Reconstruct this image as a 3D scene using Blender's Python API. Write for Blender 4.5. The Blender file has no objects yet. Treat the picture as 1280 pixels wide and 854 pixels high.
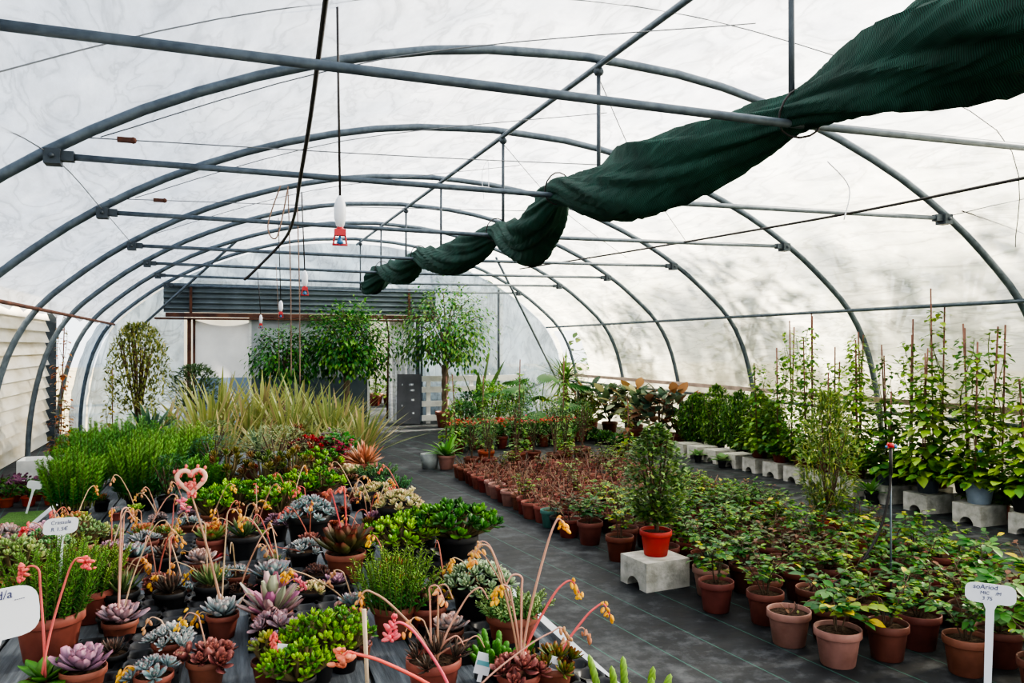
import bpy, math, random
import numpy as np
from math import sin, cos, pi, radians, sqrt, atan2
C = bpy.context.scene.collection
SC = bpy.context.scene

# ------------------------------------------------------------------ camera
F = 1011.3; YAW = .3466; PIT = .0053; EYE = 1.65
cam = bpy.data.objects.new('camera', bpy.data.cameras.new('camera'))
C.objects.link(cam)
cam.location = (0, 0, EYE)
cam.rotation_euler = (pi/2 + PIT, 0, -YAW)
cam.data.sensor_width = 36; cam.data.lens = F/1280*36
cam.data.clip_start = .05; cam.data.clip_end = 300
SC.camera = cam
def ray(u, v):
    a = (u-640)/F; b = -(v-427)/F
    d = (a, cos(PIT)-b*sin(PIT), b*cos(PIT)+sin(PIT))
    return (d[0]*cos(YAW)+d[1]*sin(YAW), -d[0]*sin(YAW)+d[1]*cos(YAW), d[2])
def atz(u, v, z=0.):
    r = ray(u, v); t = (z-EYE)/r[2]; return np.array((r[0]*t, r[1]*t, z))
def atY(u, v, y):
    r = ray(u, v); t = y/r[1]; return np.array((r[0]*t, y, EYE+r[2]*t))
def dep(p):
    return p[0]*sin(YAW)+p[1]*cos(YAW)

# ------------------------------------------------------------------ colour and mesh helpers
def hx(s):
    s = s.lstrip('#')
    o = []
    for i in (0, 2, 4):
        c = int(s[i:i+2], 16)/255
        o.append(c/12.92 if c <= .04045 else ((c+.055)/1.055)**2.4)
    return np.array(o)
def mixc(a, b, t): return a*(1-t)+b*t
def nrm(v):
    v = np.asarray(v, float); l = sqrt(float(v@v)); return v/l if l > 1e-9 else np.array((0, 0, 1.))
def cross(a, b):
    return np.array((a[1]*b[2]-a[2]*b[1], a[2]*b[0]-a[0]*b[2], a[0]*b[1]-a[1]*b[0]))
WHITE = np.array((1., 1., 1.))

class MB:
    def __init__(s): s.V = []; s.C = []; s.Q = []; s.T = []; s.n = 0
    def add(s, V, Q=(), T=(), col=WHITE):
        V = np.asarray(V, float).reshape(-1, 3); k = len(V)
        col = np.asarray(col, float)
        if col.ndim == 1: col = np.tile(col, (k, 1))
        s.V.append(V); s.C.append(col)
        if len(Q): s.Q.append(np.asarray(Q, int).reshape(-1, 4)+s.n)
        if len(T): s.T.append(np.asarray(T, int).reshape(-1, 3)+s.n)
        s.n += k
    def build(s, name, mat, smooth=True):
        V = np.concatenate(s.V); Cc = np.concatenate(s.C)
        Q = np.concatenate(s.Q) if s.Q else np.zeros((0, 4), int)
        T = np.concatenate(s.T) if s.T else np.zeros((0, 3), int)
        me = bpy.data.meshes.new(name)
        me.vertices.add(len(V)); me.vertices.foreach_set('co', V.astype(np.float32).ravel())
        loops = np.concatenate([Q.ravel(), T.ravel()]).astype(np.int32)
        me.loops.add(len(loops)); me.loops.foreach_set('vertex_index', loops)
        starts = np.concatenate([np.arange(len(Q))*4, len(Q)*4+np.arange(len(T))*3]).astype(np.int32)
        me.polygons.add(len(starts)); me.polygons.foreach_set('loop_start', starts)
        me.polygons.foreach_set('use_smooth', np.full(len(starts), smooth))
        a = me.attributes.new('Col', 'FLOAT_COLOR', 'POINT')
        a.data.foreach_set('color', np.concatenate([Cc, np.ones((len(Cc), 1))], 1).astype(np.float32).ravel())
        me.update(calc_edges=True); me.validate()
        if mat: me.materials.append(mat)
        return me

def tube(mb, pts, r, col=WHITE, n=6, cap=True):
    P = [np.asarray(p, float) for p in pts]; m = len(P)
    if np.isscalar(r): r = [r]*m
    cols = col if isinstance(col, list) else [col]*m
    V = []; CC = []; up = np.array((.123, .2, 1.))
    for i in range(m):
        d = nrm(P[min(i+1, m-1)]-P[max(i-1, 0)])
        a = cross(d, up)
        if a@a < 1e-4: a = cross(d, np.array((1., 0, 0)))
        a = nrm(a); b = cross(a, d); up = b
        for k in range(n):
            t = 2*pi*k/n
            V.append(P[i]+r[i]*(a*cos(t)+b*sin(t))); CC.append(cols[i])
    Q = [(i*n+k, i*n+(k+1) % n, (i+1)*n+(k+1) % n, (i+1)*n+k) for i in range(m-1) for k in range(n)]
    T = []
    if cap:
        V += [P[0], P[-1]]; CC += [cols[0], cols[-1]]; c0 = m*n; c1 = c0+1
        T = [(c0, (k+1) % n, k) for k in range(n)]+[(c1, (m-1)*n+k, (m-1)*n+(k+1) % n) for k in range(n)]
    mb.add(V, Q, T, np.array(CC))
def lathe(mb, prof, n=20, col=WHITE, o=(0, 0, 0), close=True):
    V = [(o[0]+r*cos(2*pi*k/n), o[1]+r*sin(2*pi*k/n), o[2]+z) for r, z in prof for k in range(n)]
    m = len(prof)
    Q = [(i*n+k, i*n+(k+1) % n, (i+1)*n+(k+1) % n, (i+1)*n+k) for i in range(m-1) for k in range(n)]
    T = []
    if close:
        V.append((o[0], o[1], o[2]+prof[0][1])); c = m*n
        T = [(c, (k+1) % n, k) for k in range(n)]
    mb.add(V, Q, T, col)
def box(mb, c, s, col=WHITE, rz=0.):
    x, y, z = s[0]/2, s[1]/2, s[2]/2
    V = []
    for dz in (-z, z):
        for dx, dy in ((-x, -y), (x, -y), (x, y), (-x, y)):
            V.append((c[0]+dx*cos(rz)-dy*sin(rz), c[1]+dx*sin(rz)+dy*cos(rz), c[2]+dz))
    # separate faces keep the edges crisp
    F6 = [(0, 3, 2, 1), (4, 5, 6, 7), (0, 1, 5, 4), (1, 2, 6, 5), (2, 3, 7, 6), (3, 0, 4, 7)]
    for f in F6: mb.add([V[i] for i in f], [(0, 1, 2, 3)], (), col)
def blob(mb, p, r, col=WHITE, n=6, m=4, sz=1.):
    V = []
    for i in range(m+1):
        t = pi*i/m
        for k in range(n):
            V.append((p[0]+r*max(sin(t), .02)*cos(2*pi*k/n), p[1]+r*max(sin(t), .02)*sin(2*pi*k/n), p[2]+r*sz*cos(t)))
    Q = [(i*n+k, (i+1)*n+k, (i+1)*n+(k+1) % n, i*n+(k+1) % n) for i in range(m) for k in range(n)]
    mb.add(V, Q, (), col)
def catmull(P, k=6):
    P = [np.asarray(p, float) for p in P]; out = []
    for i in range(len(P)-1):
        a = P[max(i-1, 0)]; b = P[i]; c = P[i+1]; d = P[min(i+2, len(P)-1)]
        for j in range(k):
            t = j/k
            out.append(.5*((2*b)+(-a+c)*t+(2*a-5*b+4*c-d)*t*t+(-a+3*b-3*c+d)*t**3))
    out.append(P[-1]); return out

# leaf templates: local (width, length, lift in lengths, lift in widths), t along the leaf
_tp = {}
PROF = {'ovate': (.12, .78, 1, .72, .0), 'lance': (.35, .85, 1, .6, .0), 'strap': (.8, 1, 1, .85, .12),
        'spat': (.3, .55, .95, 1., .45), 'heart': (.35, 1.0, .9, .5, .0), 'round': (.3, .95, 1.05, .8, .15), 'small': (.15, 1, .0)}
def tpl(prof, bend=.4, fold=.15, th=0.):
    key = (prof, round(bend, 2), round(fold, 2), round(th, 2))
    if key in _tp: return _tp[key]
    w = PROF[prof]; m = len(w); X = []; t_ = []
    y = z = 0.; a = 0.
    for i in range(m):
        if i:
            a += bend/(m-1); y += cos(a)/(m-1); z -= sin(a)/(m-1)
        t = i/(m-1)
        hw = w[i]/2
        if th == 0:
            X += [(-hw, y, z, fold*hw), (0, y, z, 0), (hw, y, z, fold*hw)]; t_ += [t]*3
        else:
            k = th*max(w[i], .05)*.5
            X += [(-hw, y, z, fold*hw), (0, y, z, k*.55), (hw, y, z, fold*hw), (0, y, z, -k)]; t_ += [t]*4
    n = 3 if th == 0 else 4
    Q = []
    for i in range(m-1):
        if th == 0:
            for k in (0, 1): Q.append((i*n+k, i*n+k+1, (i+1)*n+k+1, (i+1)*n+k))
        else:
            for k in range(4): Q.append((i*n+k, i*n+(k+1) % 4, (i+1)*n+(k+1) % 4, (i+1)*n+k))
    r = (np.array(X, float), np.array(t_), np.array(Q, int)); _tp[key] = r
    return r
def leaf(mb, tp, p, d, up, L, W, c0, c1, ctip=None, cedge=None):
    X, t, Q = tp
    d = nrm(d); s = cross(d, np.asarray(up, float))
    if s@s < 1e-6: s = cross(d, np.array((1., .3, 0)))
    s = nrm(s); n = cross(s, d)
    V = np.asarray(p, float)+np.outer(X[:, 0]*W, s)+np.outer(X[:, 1]*L, d)+np.outer(X[:, 2]*L+X[:, 3]*W, n)
    tt = t[:, None]; col = c0*(1-tt)+c1*tt
    if ctip is not None: col[t > .9] = ctip
    if cedge is not None: col[np.abs(X[:, 0]) > .04] = cedge
    mb.add(V, Q, (), np.clip(col, 0, 1))
def jit(rnd, c, a=.15):
    k = 1+rnd.uniform(-a, a); return np.clip(c*np.array((k*(1+rnd.uniform(-a, a)*.5), k, k*(1+rnd.uniform(-a, a)*.4))), 0, 1)
def sph(az, el): return np.array((cos(az)*cos(el), sin(az)*cos(el), sin(el)))

# ------------------------------------------------------------------ materials
def mat(name, build):
    m = bpy.data.materials.new(name); m.use_nodes = True
    nt = m.node_tree; nt.nodes.clear()
    out = nt.nodes.new('ShaderNodeOutputMaterial')
    class N:
        def __call__(s, typ, **kw):
            n = nt.nodes.new('ShaderNode'+typ)
            for k, v in kw.items():
                if k in n.inputs.keys():
                    n.inputs[k].default_value = v
                else: setattr(n, k, v)
            return n
        def link(s, a, b): nt.links.new(a, b)
    N = N(); sh = build(N); nt.links.new(sh, out.inputs['Surface'])
    return m
def c4(c): return (float(c[0]), float(c[1]), float(c[2]), 1.)
def obcoord(N): return N('TexCoord').outputs['Object']
def noise(N, vec, scale, detail=4, rough=.55):
    n = N('TexNoise'); n.inputs['Scale'].default_value = scale; n.inputs['Detail'].default_value = detail; n.inputs['Roughness'].default_value = rough
    N.link(vec, n.inputs['Vector']); return n.outputs['Fac']
def ramp(N, fac, stops):
    r = N('ValToRGB'); e = r.color_ramp.elements
    while len(e) < len(stops): e.new(.5)
    for el, (p, c) in zip(e, stops): el.position = p; el.color = c4(c)
    N.link(fac, r.inputs['Fac']); return r.outputs['Color']
def vary(N, col, v=.25, h=.02, sat=1.):
    oi = N('ObjectInfo'); hs = N('HueSaturation'); hs.inputs['Saturation'].default_value = sat
    mr = N('MapRange'); N.link(oi.outputs['Random'], mr.inputs['Value']); mr.inputs['To Min'].default_value = 1-v; mr.inputs['To Max'].default_value = 1+v
    mh = N('MapRange'); N.link(oi.outputs['Random'], mh.inputs['Value']); mh.inputs['To Min'].default_value = .5+h; mh.inputs['To Max'].default_value = .5-h
    N.link(mr.outputs[0], hs.inputs['Value']); N.link(mh.outputs[0], hs.inputs['Hue']); N.link(col, hs.inputs['Color'])
    return hs.outputs['Color']
def bump(N, h, strength, dist=.02):
    b = N('Bump'); b.inputs['Strength'].default_value = strength; b.inputs['Distance'].default_value = dist
    N.link(h, b.inputs['Height']); return b.outputs['Normal']
def attr(N): return N('Attribute', attribute_name='Col').outputs['Color']

def plant_mat(name, rough=.42, trans=.3, v=.15, sat=1.):
    def b(N):
        col = vary(N, attr(N), v, .012, sat)
        p = N('BsdfPrincipled'); p.inputs['Roughness'].default_value = rough; p.inputs['Specular IOR Level'].default_value = .4
        N.link(col, p.inputs['Base Color'])
        if trans == 0: return p.outputs[0]
        t = N('BsdfTranslucent'); g = N('Gamma'); N.link(col, g.inputs['Color']); g.inputs['Gamma'].default_value = .8
        N.link(g.outputs[0], t.inputs['Color'])
        m = N('MixShader'); m.inputs[0].default_value = trans
        N.link(p.outputs[0], m.inputs[1]); N.link(t.outputs[0], m.inputs[2]); return m.outputs[0]
    return mat(name, b)
def solid(name, col, rough=.5, metal=0., nz=None, spec=.5, var=0., bmp=None):
    def b(N):
        p = N('BsdfPrincipled'); p.inputs['Roughness'].default_value = rough; p.inputs['Metallic'].default_value = metal
        p.inputs['Specular IOR Level'].default_value = spec
        oc = obcoord(N)
        if nz:
            sc, c2 = nz; f = noise(N, oc, sc, 5)
            co = ramp(N, f, [(.35, col), (.68, c2)])
        else:
            r = N('RGB'); r.outputs[0].default_value = c4(col); co = r.outputs[0]
        if var: co = vary(N, co, var, .01)
        N.link(co, p.inputs['Base Color'])
        if bmp: N.link(bump(N, noise(N, oc, bmp[0], 4), bmp[1]), p.inputs['Normal'])
        return p.outputs[0]
    return mat(name, b)

M = {}
M['leaf'] = plant_mat('leaf', .42, .28, .15, 1.1)
M['succulent'] = plant_mat('succulent', .5, 0., .1, 1.1)
M['stem'] = plant_mat('stem', .75, 0., .15)
M['petal'] = plant_mat('petal', .6, .25, .08, .95)
POTC = {'terra': ('#8f5547', '#744236'), 'brown': ('#75453a', '#5e352c'), 'pink': ('#a0766c', '#866056'), 'orange': ('#ad452f', '#963a28'),
        'black': ('#1b1c1f', '#26272a'), 'slate': ('#93a1b1', '#7d8b9a'), 'teal': ('#4d7a72', '#3d625c'), 'grey': ('#9aa0a0', '#82888a'), 'white': ('#cfcfca', '#b5b6b2'),
        'rust': ('#7a3e31', '#633026'), 'darkslate': ('#4f5862', '#414852')}
for k, (a, b_) in POTC.items():
    M['pot_'+k] = solid('pot_'+k, hx(a), .55, 0, (9., hx(b_)), .4, .14)
M['soil'] = solid('soil', hx('#2c211b'), .95, 0, (60., hx('#5a4a3c')), .1, 0, (90, .6))
M['galv'] = solid('galvanised', hx('#66727c'), .5, .35, (14., hx('#4f5b66')), .5)
M['galv_dark'] = solid('galvanised_dark', hx('#4a545d'), .55, .3, (10., hx('#3a434b')), .5)
M['black'] = solid('black_plastic', hx('#17181b'), .38, 0, (4., hx('#22252a')), .5)
M['hose'] = solid('hose', hx('#2d2b2c'), .5)
M['white'] = solid('white_plastic', hx('#e2e6ee'), .4, 0, None, .4)
M['red'] = solid('red_plastic', hx('#c23038'), .4)
M['blue'] = solid('blue_plastic', hx('#3f79ac'), .4)
M['ink'] = solid('ink', hx('#3c4270'), .7)
M['concrete'] = solid('concrete', hx('#cac8c0'), .9, 0, (11., hx('#9a998f')), .2, .06, (40, .3))
M['rustmetal'] = solid('rusty_metal', hx('#6e4a3c'), .8, .1, (5., hx('#473431')), .3)
M['whitewood'] = solid('white_wood', hx('#eceeed'), .8, 0, (5., hx('#cfd2d2')), .3)
M['cane'] = solid('bamboo_cane', hx('#86645a'), .7, 0, (12., hx('#6b4a44')), .3)
M['wire'] = solid('wire', hx('#6f747a'), .5, .3)
M['rope'] = solid('rope', hx('#8a7468'), .8)
M['trunk'] = solid('bark', hx('#6f6257'), .9, 0, (20., hx('#4c423a')), .2, 0, (30, .5))
M['edge'] = solid('white_edge', hx('#c9cdd2'), .5, 0, (6., hx('#aeb4ba')), .4)
M['greywall'] = solid('grey_board', hx('#77797f'), .8, 0, (3., hx('#66686e')), .3)

def planks(N):
    oc = obcoord(N); mp = N('Mapping'); mp.inputs['Scale'].default_value = (14., 1., 14.); N.link(oc, mp.inputs['Vector'])
    f = noise(N, mp.outputs[0], 3., 6, .65)
    p = N('BsdfPrincipled'); p.inputs['Roughness'].default_value = .85
    N.link(ramp(N, f, [(.3, hx('#363b41')), (.55, hx('#5d646b')), (.78, hx('#7c848a'))]), p.inputs['Base Color'])
    N.link(bump(N, f, .5, .01), p.inputs['Normal']); return p.outputs[0]
M['planks'] = mat('weathered_planks', planks)

def weedmat(N):
    oc = obcoord(N)
    big = noise(N, oc, .8, 5, .6); fine = noise(N, oc, 7., 6, .7)
    m = N('Math', operation='MULTIPLY_ADD'); N.link(big, m.inputs[0]); m.inputs[1].default_value = .6
    N.link(fine, m.inputs[2])
    base = ramp(N, m.outputs[0], [(.55, hx('#15181b')), (.78, hx('#272a2e')), (1.05, hx('#54575a'))])
    mp = N('Mapping'); mp.inputs['Rotation'].default_value = (0, 0, -.12); N.link(oc, mp.inputs['Vector'])
    sx = N('SeparateXYZ'); N.link(mp.outputs[0], sx.inputs[0])
    mo = N('Math', operation='PINGPONG'); N.link(sx.outputs['X'], mo.inputs[0]); mo.inputs[1].default_value = .15
    lt = N('Math', operation='LESS_THAN'); N.link(mo.outputs[0], lt.inputs[0]); lt.inputs[1].default_value = .0035
    mx = N('MixRGB'); k = N('Math', operation='MULTIPLY'); N.link(lt.outputs[0], k.inputs[0]); k.inputs[1].default_value = .55
    N.link(k.outputs[0], mx.inputs[0]); N.link(base, mx.inputs[1]); mx.inputs[2].default_value = c4(hx('#3f7a6b'))
    p = N('BsdfPrincipled'); p.inputs['Specular IOR Level'].default_value = .3; N.link(mx.outputs[0], p.inputs['Base Color'])
    N.link(ramp(N, fine, [(.3, np.array((.55,)*3)), (.7, np.array((.8,)*3))]), p.inputs['Roughness'])
    w = N('TexWave', bands_direction='Y'); w.inputs['Scale'].default_value = 2.; w.inputs['Distortion'].default_value = 6; w.inputs['Detail'].default_value = 3; N.link(oc, w.inputs['Vector'])
    N.link(bump(N, w.outputs['Fac'], .08, .02), p.inputs['Normal'])
    return p.outputs[0]
M['weedmat'] = mat('woven_ground_fabric', weedmat)

def film(name, col, col2, transp, tcol, crease=.25, scale=1.3, stretch=(1.2, .45, 2.6), side=None):
    """dusty translucent polythene: light comes through, crease shading and dust are put into the colour"""
    def b(N):
        oc = obcoord(N)
        f = noise(N, oc, scale, 5, .6)
        mp = N('Mapping'); mp.inputs['Scale'].default_value = stretch; mp.inputs['Rotation'].default_value = (.25, .1, .35); N.link(oc, mp.inputs['Vector'])
        f2 = noise(N, mp.outputs[0], 2.6, 6, .68)
        f3 = N('TexNoise'); f3.inputs['Scale'].default_value = 1.7; f3.inputs['Detail'].default_value = 5; f3.inputs['Distortion'].default_value = 1.6; N.link(mp.outputs[0], f3.inputs['Vector'])
        ab = N('Math', operation='SUBTRACT'); N.link(f3.outputs['Fac'], ab.inputs[0]); ab.inputs[1].default_value = .5
        ab2 = N('Math', operation='ABSOLUTE'); N.link(ab.outputs[0], ab2.inputs[0])
        cr = ramp(N, ab2.outputs[0], [(0., np.array((1-crease,)*3)), (.035, np.array((1-crease*.25,)*3)), (.09, WHITE)])  # wrinkle shading painted into the colour as darker ridge lines
        cr2 = ramp(N, f2, [(.35, np.array((1-crease*.8,)*3)), (.62, WHITE)])
        c = ramp(N, f, [(.32, col2), (.62, col)])
        if side:   # tree shade put into the film colour, darker down the right hand side
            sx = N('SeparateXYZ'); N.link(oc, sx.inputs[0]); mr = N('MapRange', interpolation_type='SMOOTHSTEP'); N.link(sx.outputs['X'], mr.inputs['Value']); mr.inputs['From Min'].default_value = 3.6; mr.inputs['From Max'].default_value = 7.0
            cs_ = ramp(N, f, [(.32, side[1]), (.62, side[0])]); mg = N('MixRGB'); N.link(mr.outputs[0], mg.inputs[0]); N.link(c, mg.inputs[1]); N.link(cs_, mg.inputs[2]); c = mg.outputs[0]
        m_ = N('MixRGB', blend_type='MULTIPLY'); m_.inputs[0].default_value = 1; N.link(c, m_.inputs[1]); N.link(cr, m_.inputs[2])
        mm = N('MixRGB', blend_type='MULTIPLY'); mm.inputs[0].default_value = 1; N.link(m_.outputs[0], mm.inputs[1]); N.link(cr2, mm.inputs[2])
        c = mm.outputs[0]
        nrmv = bump(N, f2, .4, .05)
        tr = N('BsdfTranslucent'); N.link(c, tr.inputs['Color'])
        di = N('BsdfDiffuse'); N.link(c, di.inputs['Color']); N.link(nrmv, di.inputs['Normal'])
        m1 = N('MixShader'); m1.inputs[0].default_value = .3; N.link(tr.outputs[0], m1.inputs[1]); N.link(di.outputs[0], m1.inputs[2])
        tp = N('BsdfTransparent'); tp.inputs['Color'].default_value = c4(tcol)
        m2 = N('MixShader'); m2.inputs[0].default_value = transp; N.link(m1.outputs[0], m2.inputs[1]); N.link(tp.outputs[0], m2.inputs[2])
        gl = N('BsdfGlossy'); gl.inputs['Roughness'].default_value = .22; N.link(nrmv, gl.inputs['Normal'])
        m3 = N('MixShader'); m3.inputs[0].default_value = .03; N.link(m2.outputs[0], m3.inputs[1]); N.link(gl.outputs[0], m3.inputs[2])
        return m3.outputs[0]
    return mat(name, b)
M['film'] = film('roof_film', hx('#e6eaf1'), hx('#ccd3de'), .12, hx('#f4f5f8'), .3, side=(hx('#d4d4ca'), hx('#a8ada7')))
M['film_right'] = film('side_film', hx('#d4d4ca'), hx('#a8ada7'), .13, hx('#f2f2ea'), .3, 1.3)  # greyer mottled colours carry part of the tree shade on this wall
M['film_back'] = film('end_film', hx('#adbecd'), hx('#7d92a6'), .15, hx('#eef3f6'), .35, .9, (1.5, 1, .8))
M['curtain'] = film('white_curtain', hx('#e9ebec'), hx('#d2d5d8'), .05, hx('#ffffff'), .3)

def netting(N):
    oc = obcoord(N)
    w = N('TexWave', bands_direction='Y'); w.inputs['Scale'].default_value = 34.; w.inputs['Distortion'].default_value = 1.5; N.link(oc, w.inputs['Vector'])
    f = noise(N, oc, 5., 5, .6)
    mx = N('Math', operation='MULTIPLY'); N.link(w.outputs['Fac'], mx.inputs[0]); N.link(f, mx.inputs[1])
    c = ramp(N, mx.outputs[0], [(.1, hx('#132c27')), (.35, hx('#214e43')), (.6, hx('#356e60'))])
    p = N('BsdfPrincipled'); p.inputs['Roughness'].default_value = .7; N.link(c, p.inputs['Base Color'])
    N.link(bump(N, w.outputs['Fac'], .35, .01), p.inputs['Normal'])
    t = N('BsdfTranslucent'); t.inputs['Color'].default_value = c4(hx('#2a6f5c'))
    m = N('MixShader'); m.inputs[0].default_value = .22; N.link(p.outputs[0], m.inputs[1]); N.link(t.outputs[0], m.inputs[2])
    return m.outputs[0]
M['net'] = mat('green_shade_net', netting)
def corr(N):
    oc = obcoord(N); f = noise(N, oc, 2., 5, .6)
    p = N('BsdfPrincipled'); p.inputs['Roughness'].default_value = .5; p.inputs['Metallic'].default_value = .4
    N.link(ramp(N, f, [(.3, hx('#5b666c')), (.7, hx('#78848a'))]), p.inputs['Base Color']); return p.outputs[0]
M['corr'] = mat('corrugated_metal', corr)
def twotone(name, top, bot, z, tr=.2):
    def b(N):
        oc = obcoord(N); sx = N('SeparateXYZ'); N.link(oc, sx.inputs[0])
        g = N('Math', operation='GREATER_THAN'); N.link(sx.outputs['Z'], g.inputs[0]); g.inputs[1].default_value = z
        mx = N('MixRGB'); N.link(g.outputs[0], mx.inputs[0]); mx.inputs[1].default_value = c4(bot); mx.inputs[2].default_value = c4(top)
        f = noise(N, oc, 2.5, 5); m2 = N('MixRGB', blend_type='MULTIPLY'); m2.inputs[0].default_value = .35
        N.link(mx.outputs[0], m2.inputs[1]); N.link(f, m2.inputs[2])
        p = N('BsdfPrincipled'); p.inputs['Roughness'].default_value = .6; N.link(m2.outputs[0], p.inputs['Base Color'])
        t = N('BsdfTranslucent'); N.link(m2.outputs[0], t.inputs['Color'])
        m = N('MixShader'); m.inputs[0].default_value = tr; N.link(p.outputs[0], m.inputs[1]); N.link(t.outputs[0], m.inputs[2]); return m.outputs[0]
    return mat(name, b)
M['tarp'] = twotone('two_tone_tarp', hx('#eceef0'), hx('#7d93ad'), 1.02, .4)
M['panel'] = twotone('two_tone_panel', hx('#c3cad0'), hx('#5f707b'), 1.0, .1)
def turfm(N):
    oc = obcoord(N); f = noise(N, oc, 90., 4); p = N('BsdfPrincipled'); p.inputs['Roughness'].default_value = .9
    N.link(ramp(N, f, [(.3, hx('#2f5220')), (.7, hx('#5d8a38'))]), p.inputs['Base Color']); N.link(bump(N, f, 1., .02), p.inputs['Normal']); return p.outputs[0]
M['turf'] = mat('artificial_turf', turfm)
def slats(N):
    oc = obcoord(N); mp = N('Mapping'); mp.inputs['Scale'].default_value = (1, .5, 2.); N.link(oc, mp.inputs['Vector']); f = noise(N, mp.outputs[0], 1.6, 5, .6)
    c = ramp(N, f, [(.3, hx('#b5ab92')), (.5, hx('#cfcabc')), (.75, hx('#dcdad4'))])
    p = N('BsdfPrincipled'); p.inputs['Roughness'].default_value = .6; N.link(c, p.inputs['Base Color'])
    t = N('BsdfTranslucent'); N.link(c, t.inputs['Color'])
    m = N('MixShader'); m.inputs[0].default_value = .25; N.link(p.outputs[0], m.inputs[1]); N.link(t.outputs[0], m.inputs[2]); return m.outputs[0]
M['slats'] = mat('white_slats', slats)

# ------------------------------------------------------------------ object helpers
def link(name, data, parent=None, loc=None, rz=0.):
    o = bpy.data.objects.new(name, data); C.objects.link(o)
    if parent: o.parent = parent
    if loc is not None: o.location = tuple(float(x) for x in loc)
    if rz: o.rotation_euler = (0, 0, rz)
    return o
def tag(o, label=None, cat=None, group=None, kind=None):
    if label: o['label'] = label
    if cat: o['category'] = cat
    if group: o['group'] = group
    if kind: o['kind'] = kind
    return o
def thing(name, label, cat, loc=(0, 0, 0), rz=0., group=None, sc=1.):
    o = link(name, None, None, loc, rz); o.empty_display_size = .05
    if sc != 1: o.scale = (sc, sc, sc)
    return tag(o, label, cat, group)
def struct(name, mb, m, label, cat, smooth=True):
    return tag(link(name, mb.build(name, m, smooth)), label, cat, None, 'structure')
def one(name, mb, m, label, cat, group=None, loc=None, smooth=True, rz=0.):
    return tag(link(name, mb.build(name, m, smooth), None, loc, rz), label, cat, group)
ORD = 'nearest second third fourth fifth sixth seventh eighth ninth tenth eleventh twelfth thirteenth fourteenth fifteenth sixteenth seventeenth eighteenth nineteenth twentieth twenty-first twenty-second twenty-third twenty-fourth'.split()

# ================================================================== SETTING
CX = 2.6
HALF = [(0, 3.83), (1.0, 3.765), (2.0, 3.54), (2.9, 3.2), (3.59, 2.82), (4.1, 2.44), (4.5, 2.06), (4.75, 1.62), (4.9, 1.1), (4.98, .55), (5.0, 0)]
HP = [(p[0], p[1]) for p in catmull([(a, b) for a, b in HALF], 5)]
PROFILE = [(CX-x, z) for x, z in HP[::-1]]+[(CX+x, z) for x, z in HP[1:]]
HOOPS = [1.1, 3.34, 5.54, 7.74, 10.19, 12.29, 14.35, 16.6]

mb = MB(); mb.add([(-40, -30, -.02), (50, -30, -.02), (50, 70, -.02), (-40, 70, -.02)], [(0, 1, 2, 3)])
struct('ground', mb, solid('pale_ground', hx('#b5a98f'), .95, 0, (.6, hx('#8f8a6c'))), 'pale bare ground outside the tunnel', 'ground')
mb = MB(); mb.add([(-2.75, -4, 0), (7.75, -4, 0), (7.75, 17.4, 0), (-2.75, 17.4, 0)], [(0, 1, 2, 3)]); mb.add([(-1, 17.4, 0), (7.75, 17.4, 0), (7.75, 27, 0), (-1, 27, 0)], [(0, 1, 2, 3)])
struct('floor', mb, M['weedmat'], 'dark woven ground fabric with thin green lines', 'floor')
# outer film, three strips
def film_strip(name, m, idx, y0, y1, label, ny=80, skip=None, rag=None):
    mb = MB(); off = .045; rnd = random.Random(4)
    P = [PROFILE[i] for i in idx]
    ys = [y0+(y1-y0)*j/ny for j in range(ny+1)]
    V = []
    for j, y in enumerate(ys):
        for i, (x, z) in enumerate(P):
            dx, dz = x-CX, (z-1.2)*1.4
            l = sqrt(dx*dx+dz*dz)+1e-6
            sag = .012*sin(y*9+i*1.7)+.01*sin(y*4.1-i*2.3)
            hy = min(abs(y-h) for h in HOOPS)
            o = off-min(hy, 1.1)*.035+sag*.6
            zz = z+dz/l*o
            if rag and i == 0: zz -= rag*(.5+.5*sin(y*7.3)+rnd.random()*.5)
            V.append((x+dx/l*o, y, max(zz, 0)))
    n = len(P); Q = []
    for j in range(ny):
        for i in range(n-1):
            if skip and skip((ys[j]+ys[j+1])/2, (P[i][1]+P[i+1][1])/2): continue
            Q.append((j*n+i, j*n+i+1, (j+1)*n+i+1, (j+1)*n+i))
    mb.add(V, Q)
    return struct(name, mb, m, label, name.split('_')[0])
nP = len(PROFILE)
il = next(i for i in range(nP) if PROFILE[i][1] > 2.0); ir = next(i for i in range(nP//2, nP) if PROFILE[i][1] < 2.06)
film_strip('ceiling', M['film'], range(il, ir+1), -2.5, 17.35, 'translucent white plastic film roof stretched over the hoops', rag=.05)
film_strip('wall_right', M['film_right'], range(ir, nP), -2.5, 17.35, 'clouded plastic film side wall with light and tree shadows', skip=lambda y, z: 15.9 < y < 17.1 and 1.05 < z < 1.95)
film_strip('wall_left_end', M['film_back'], range(0, il+1), 15.4, 17.35, 'bluish plastic film at the far left corner', ny=16)
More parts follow.
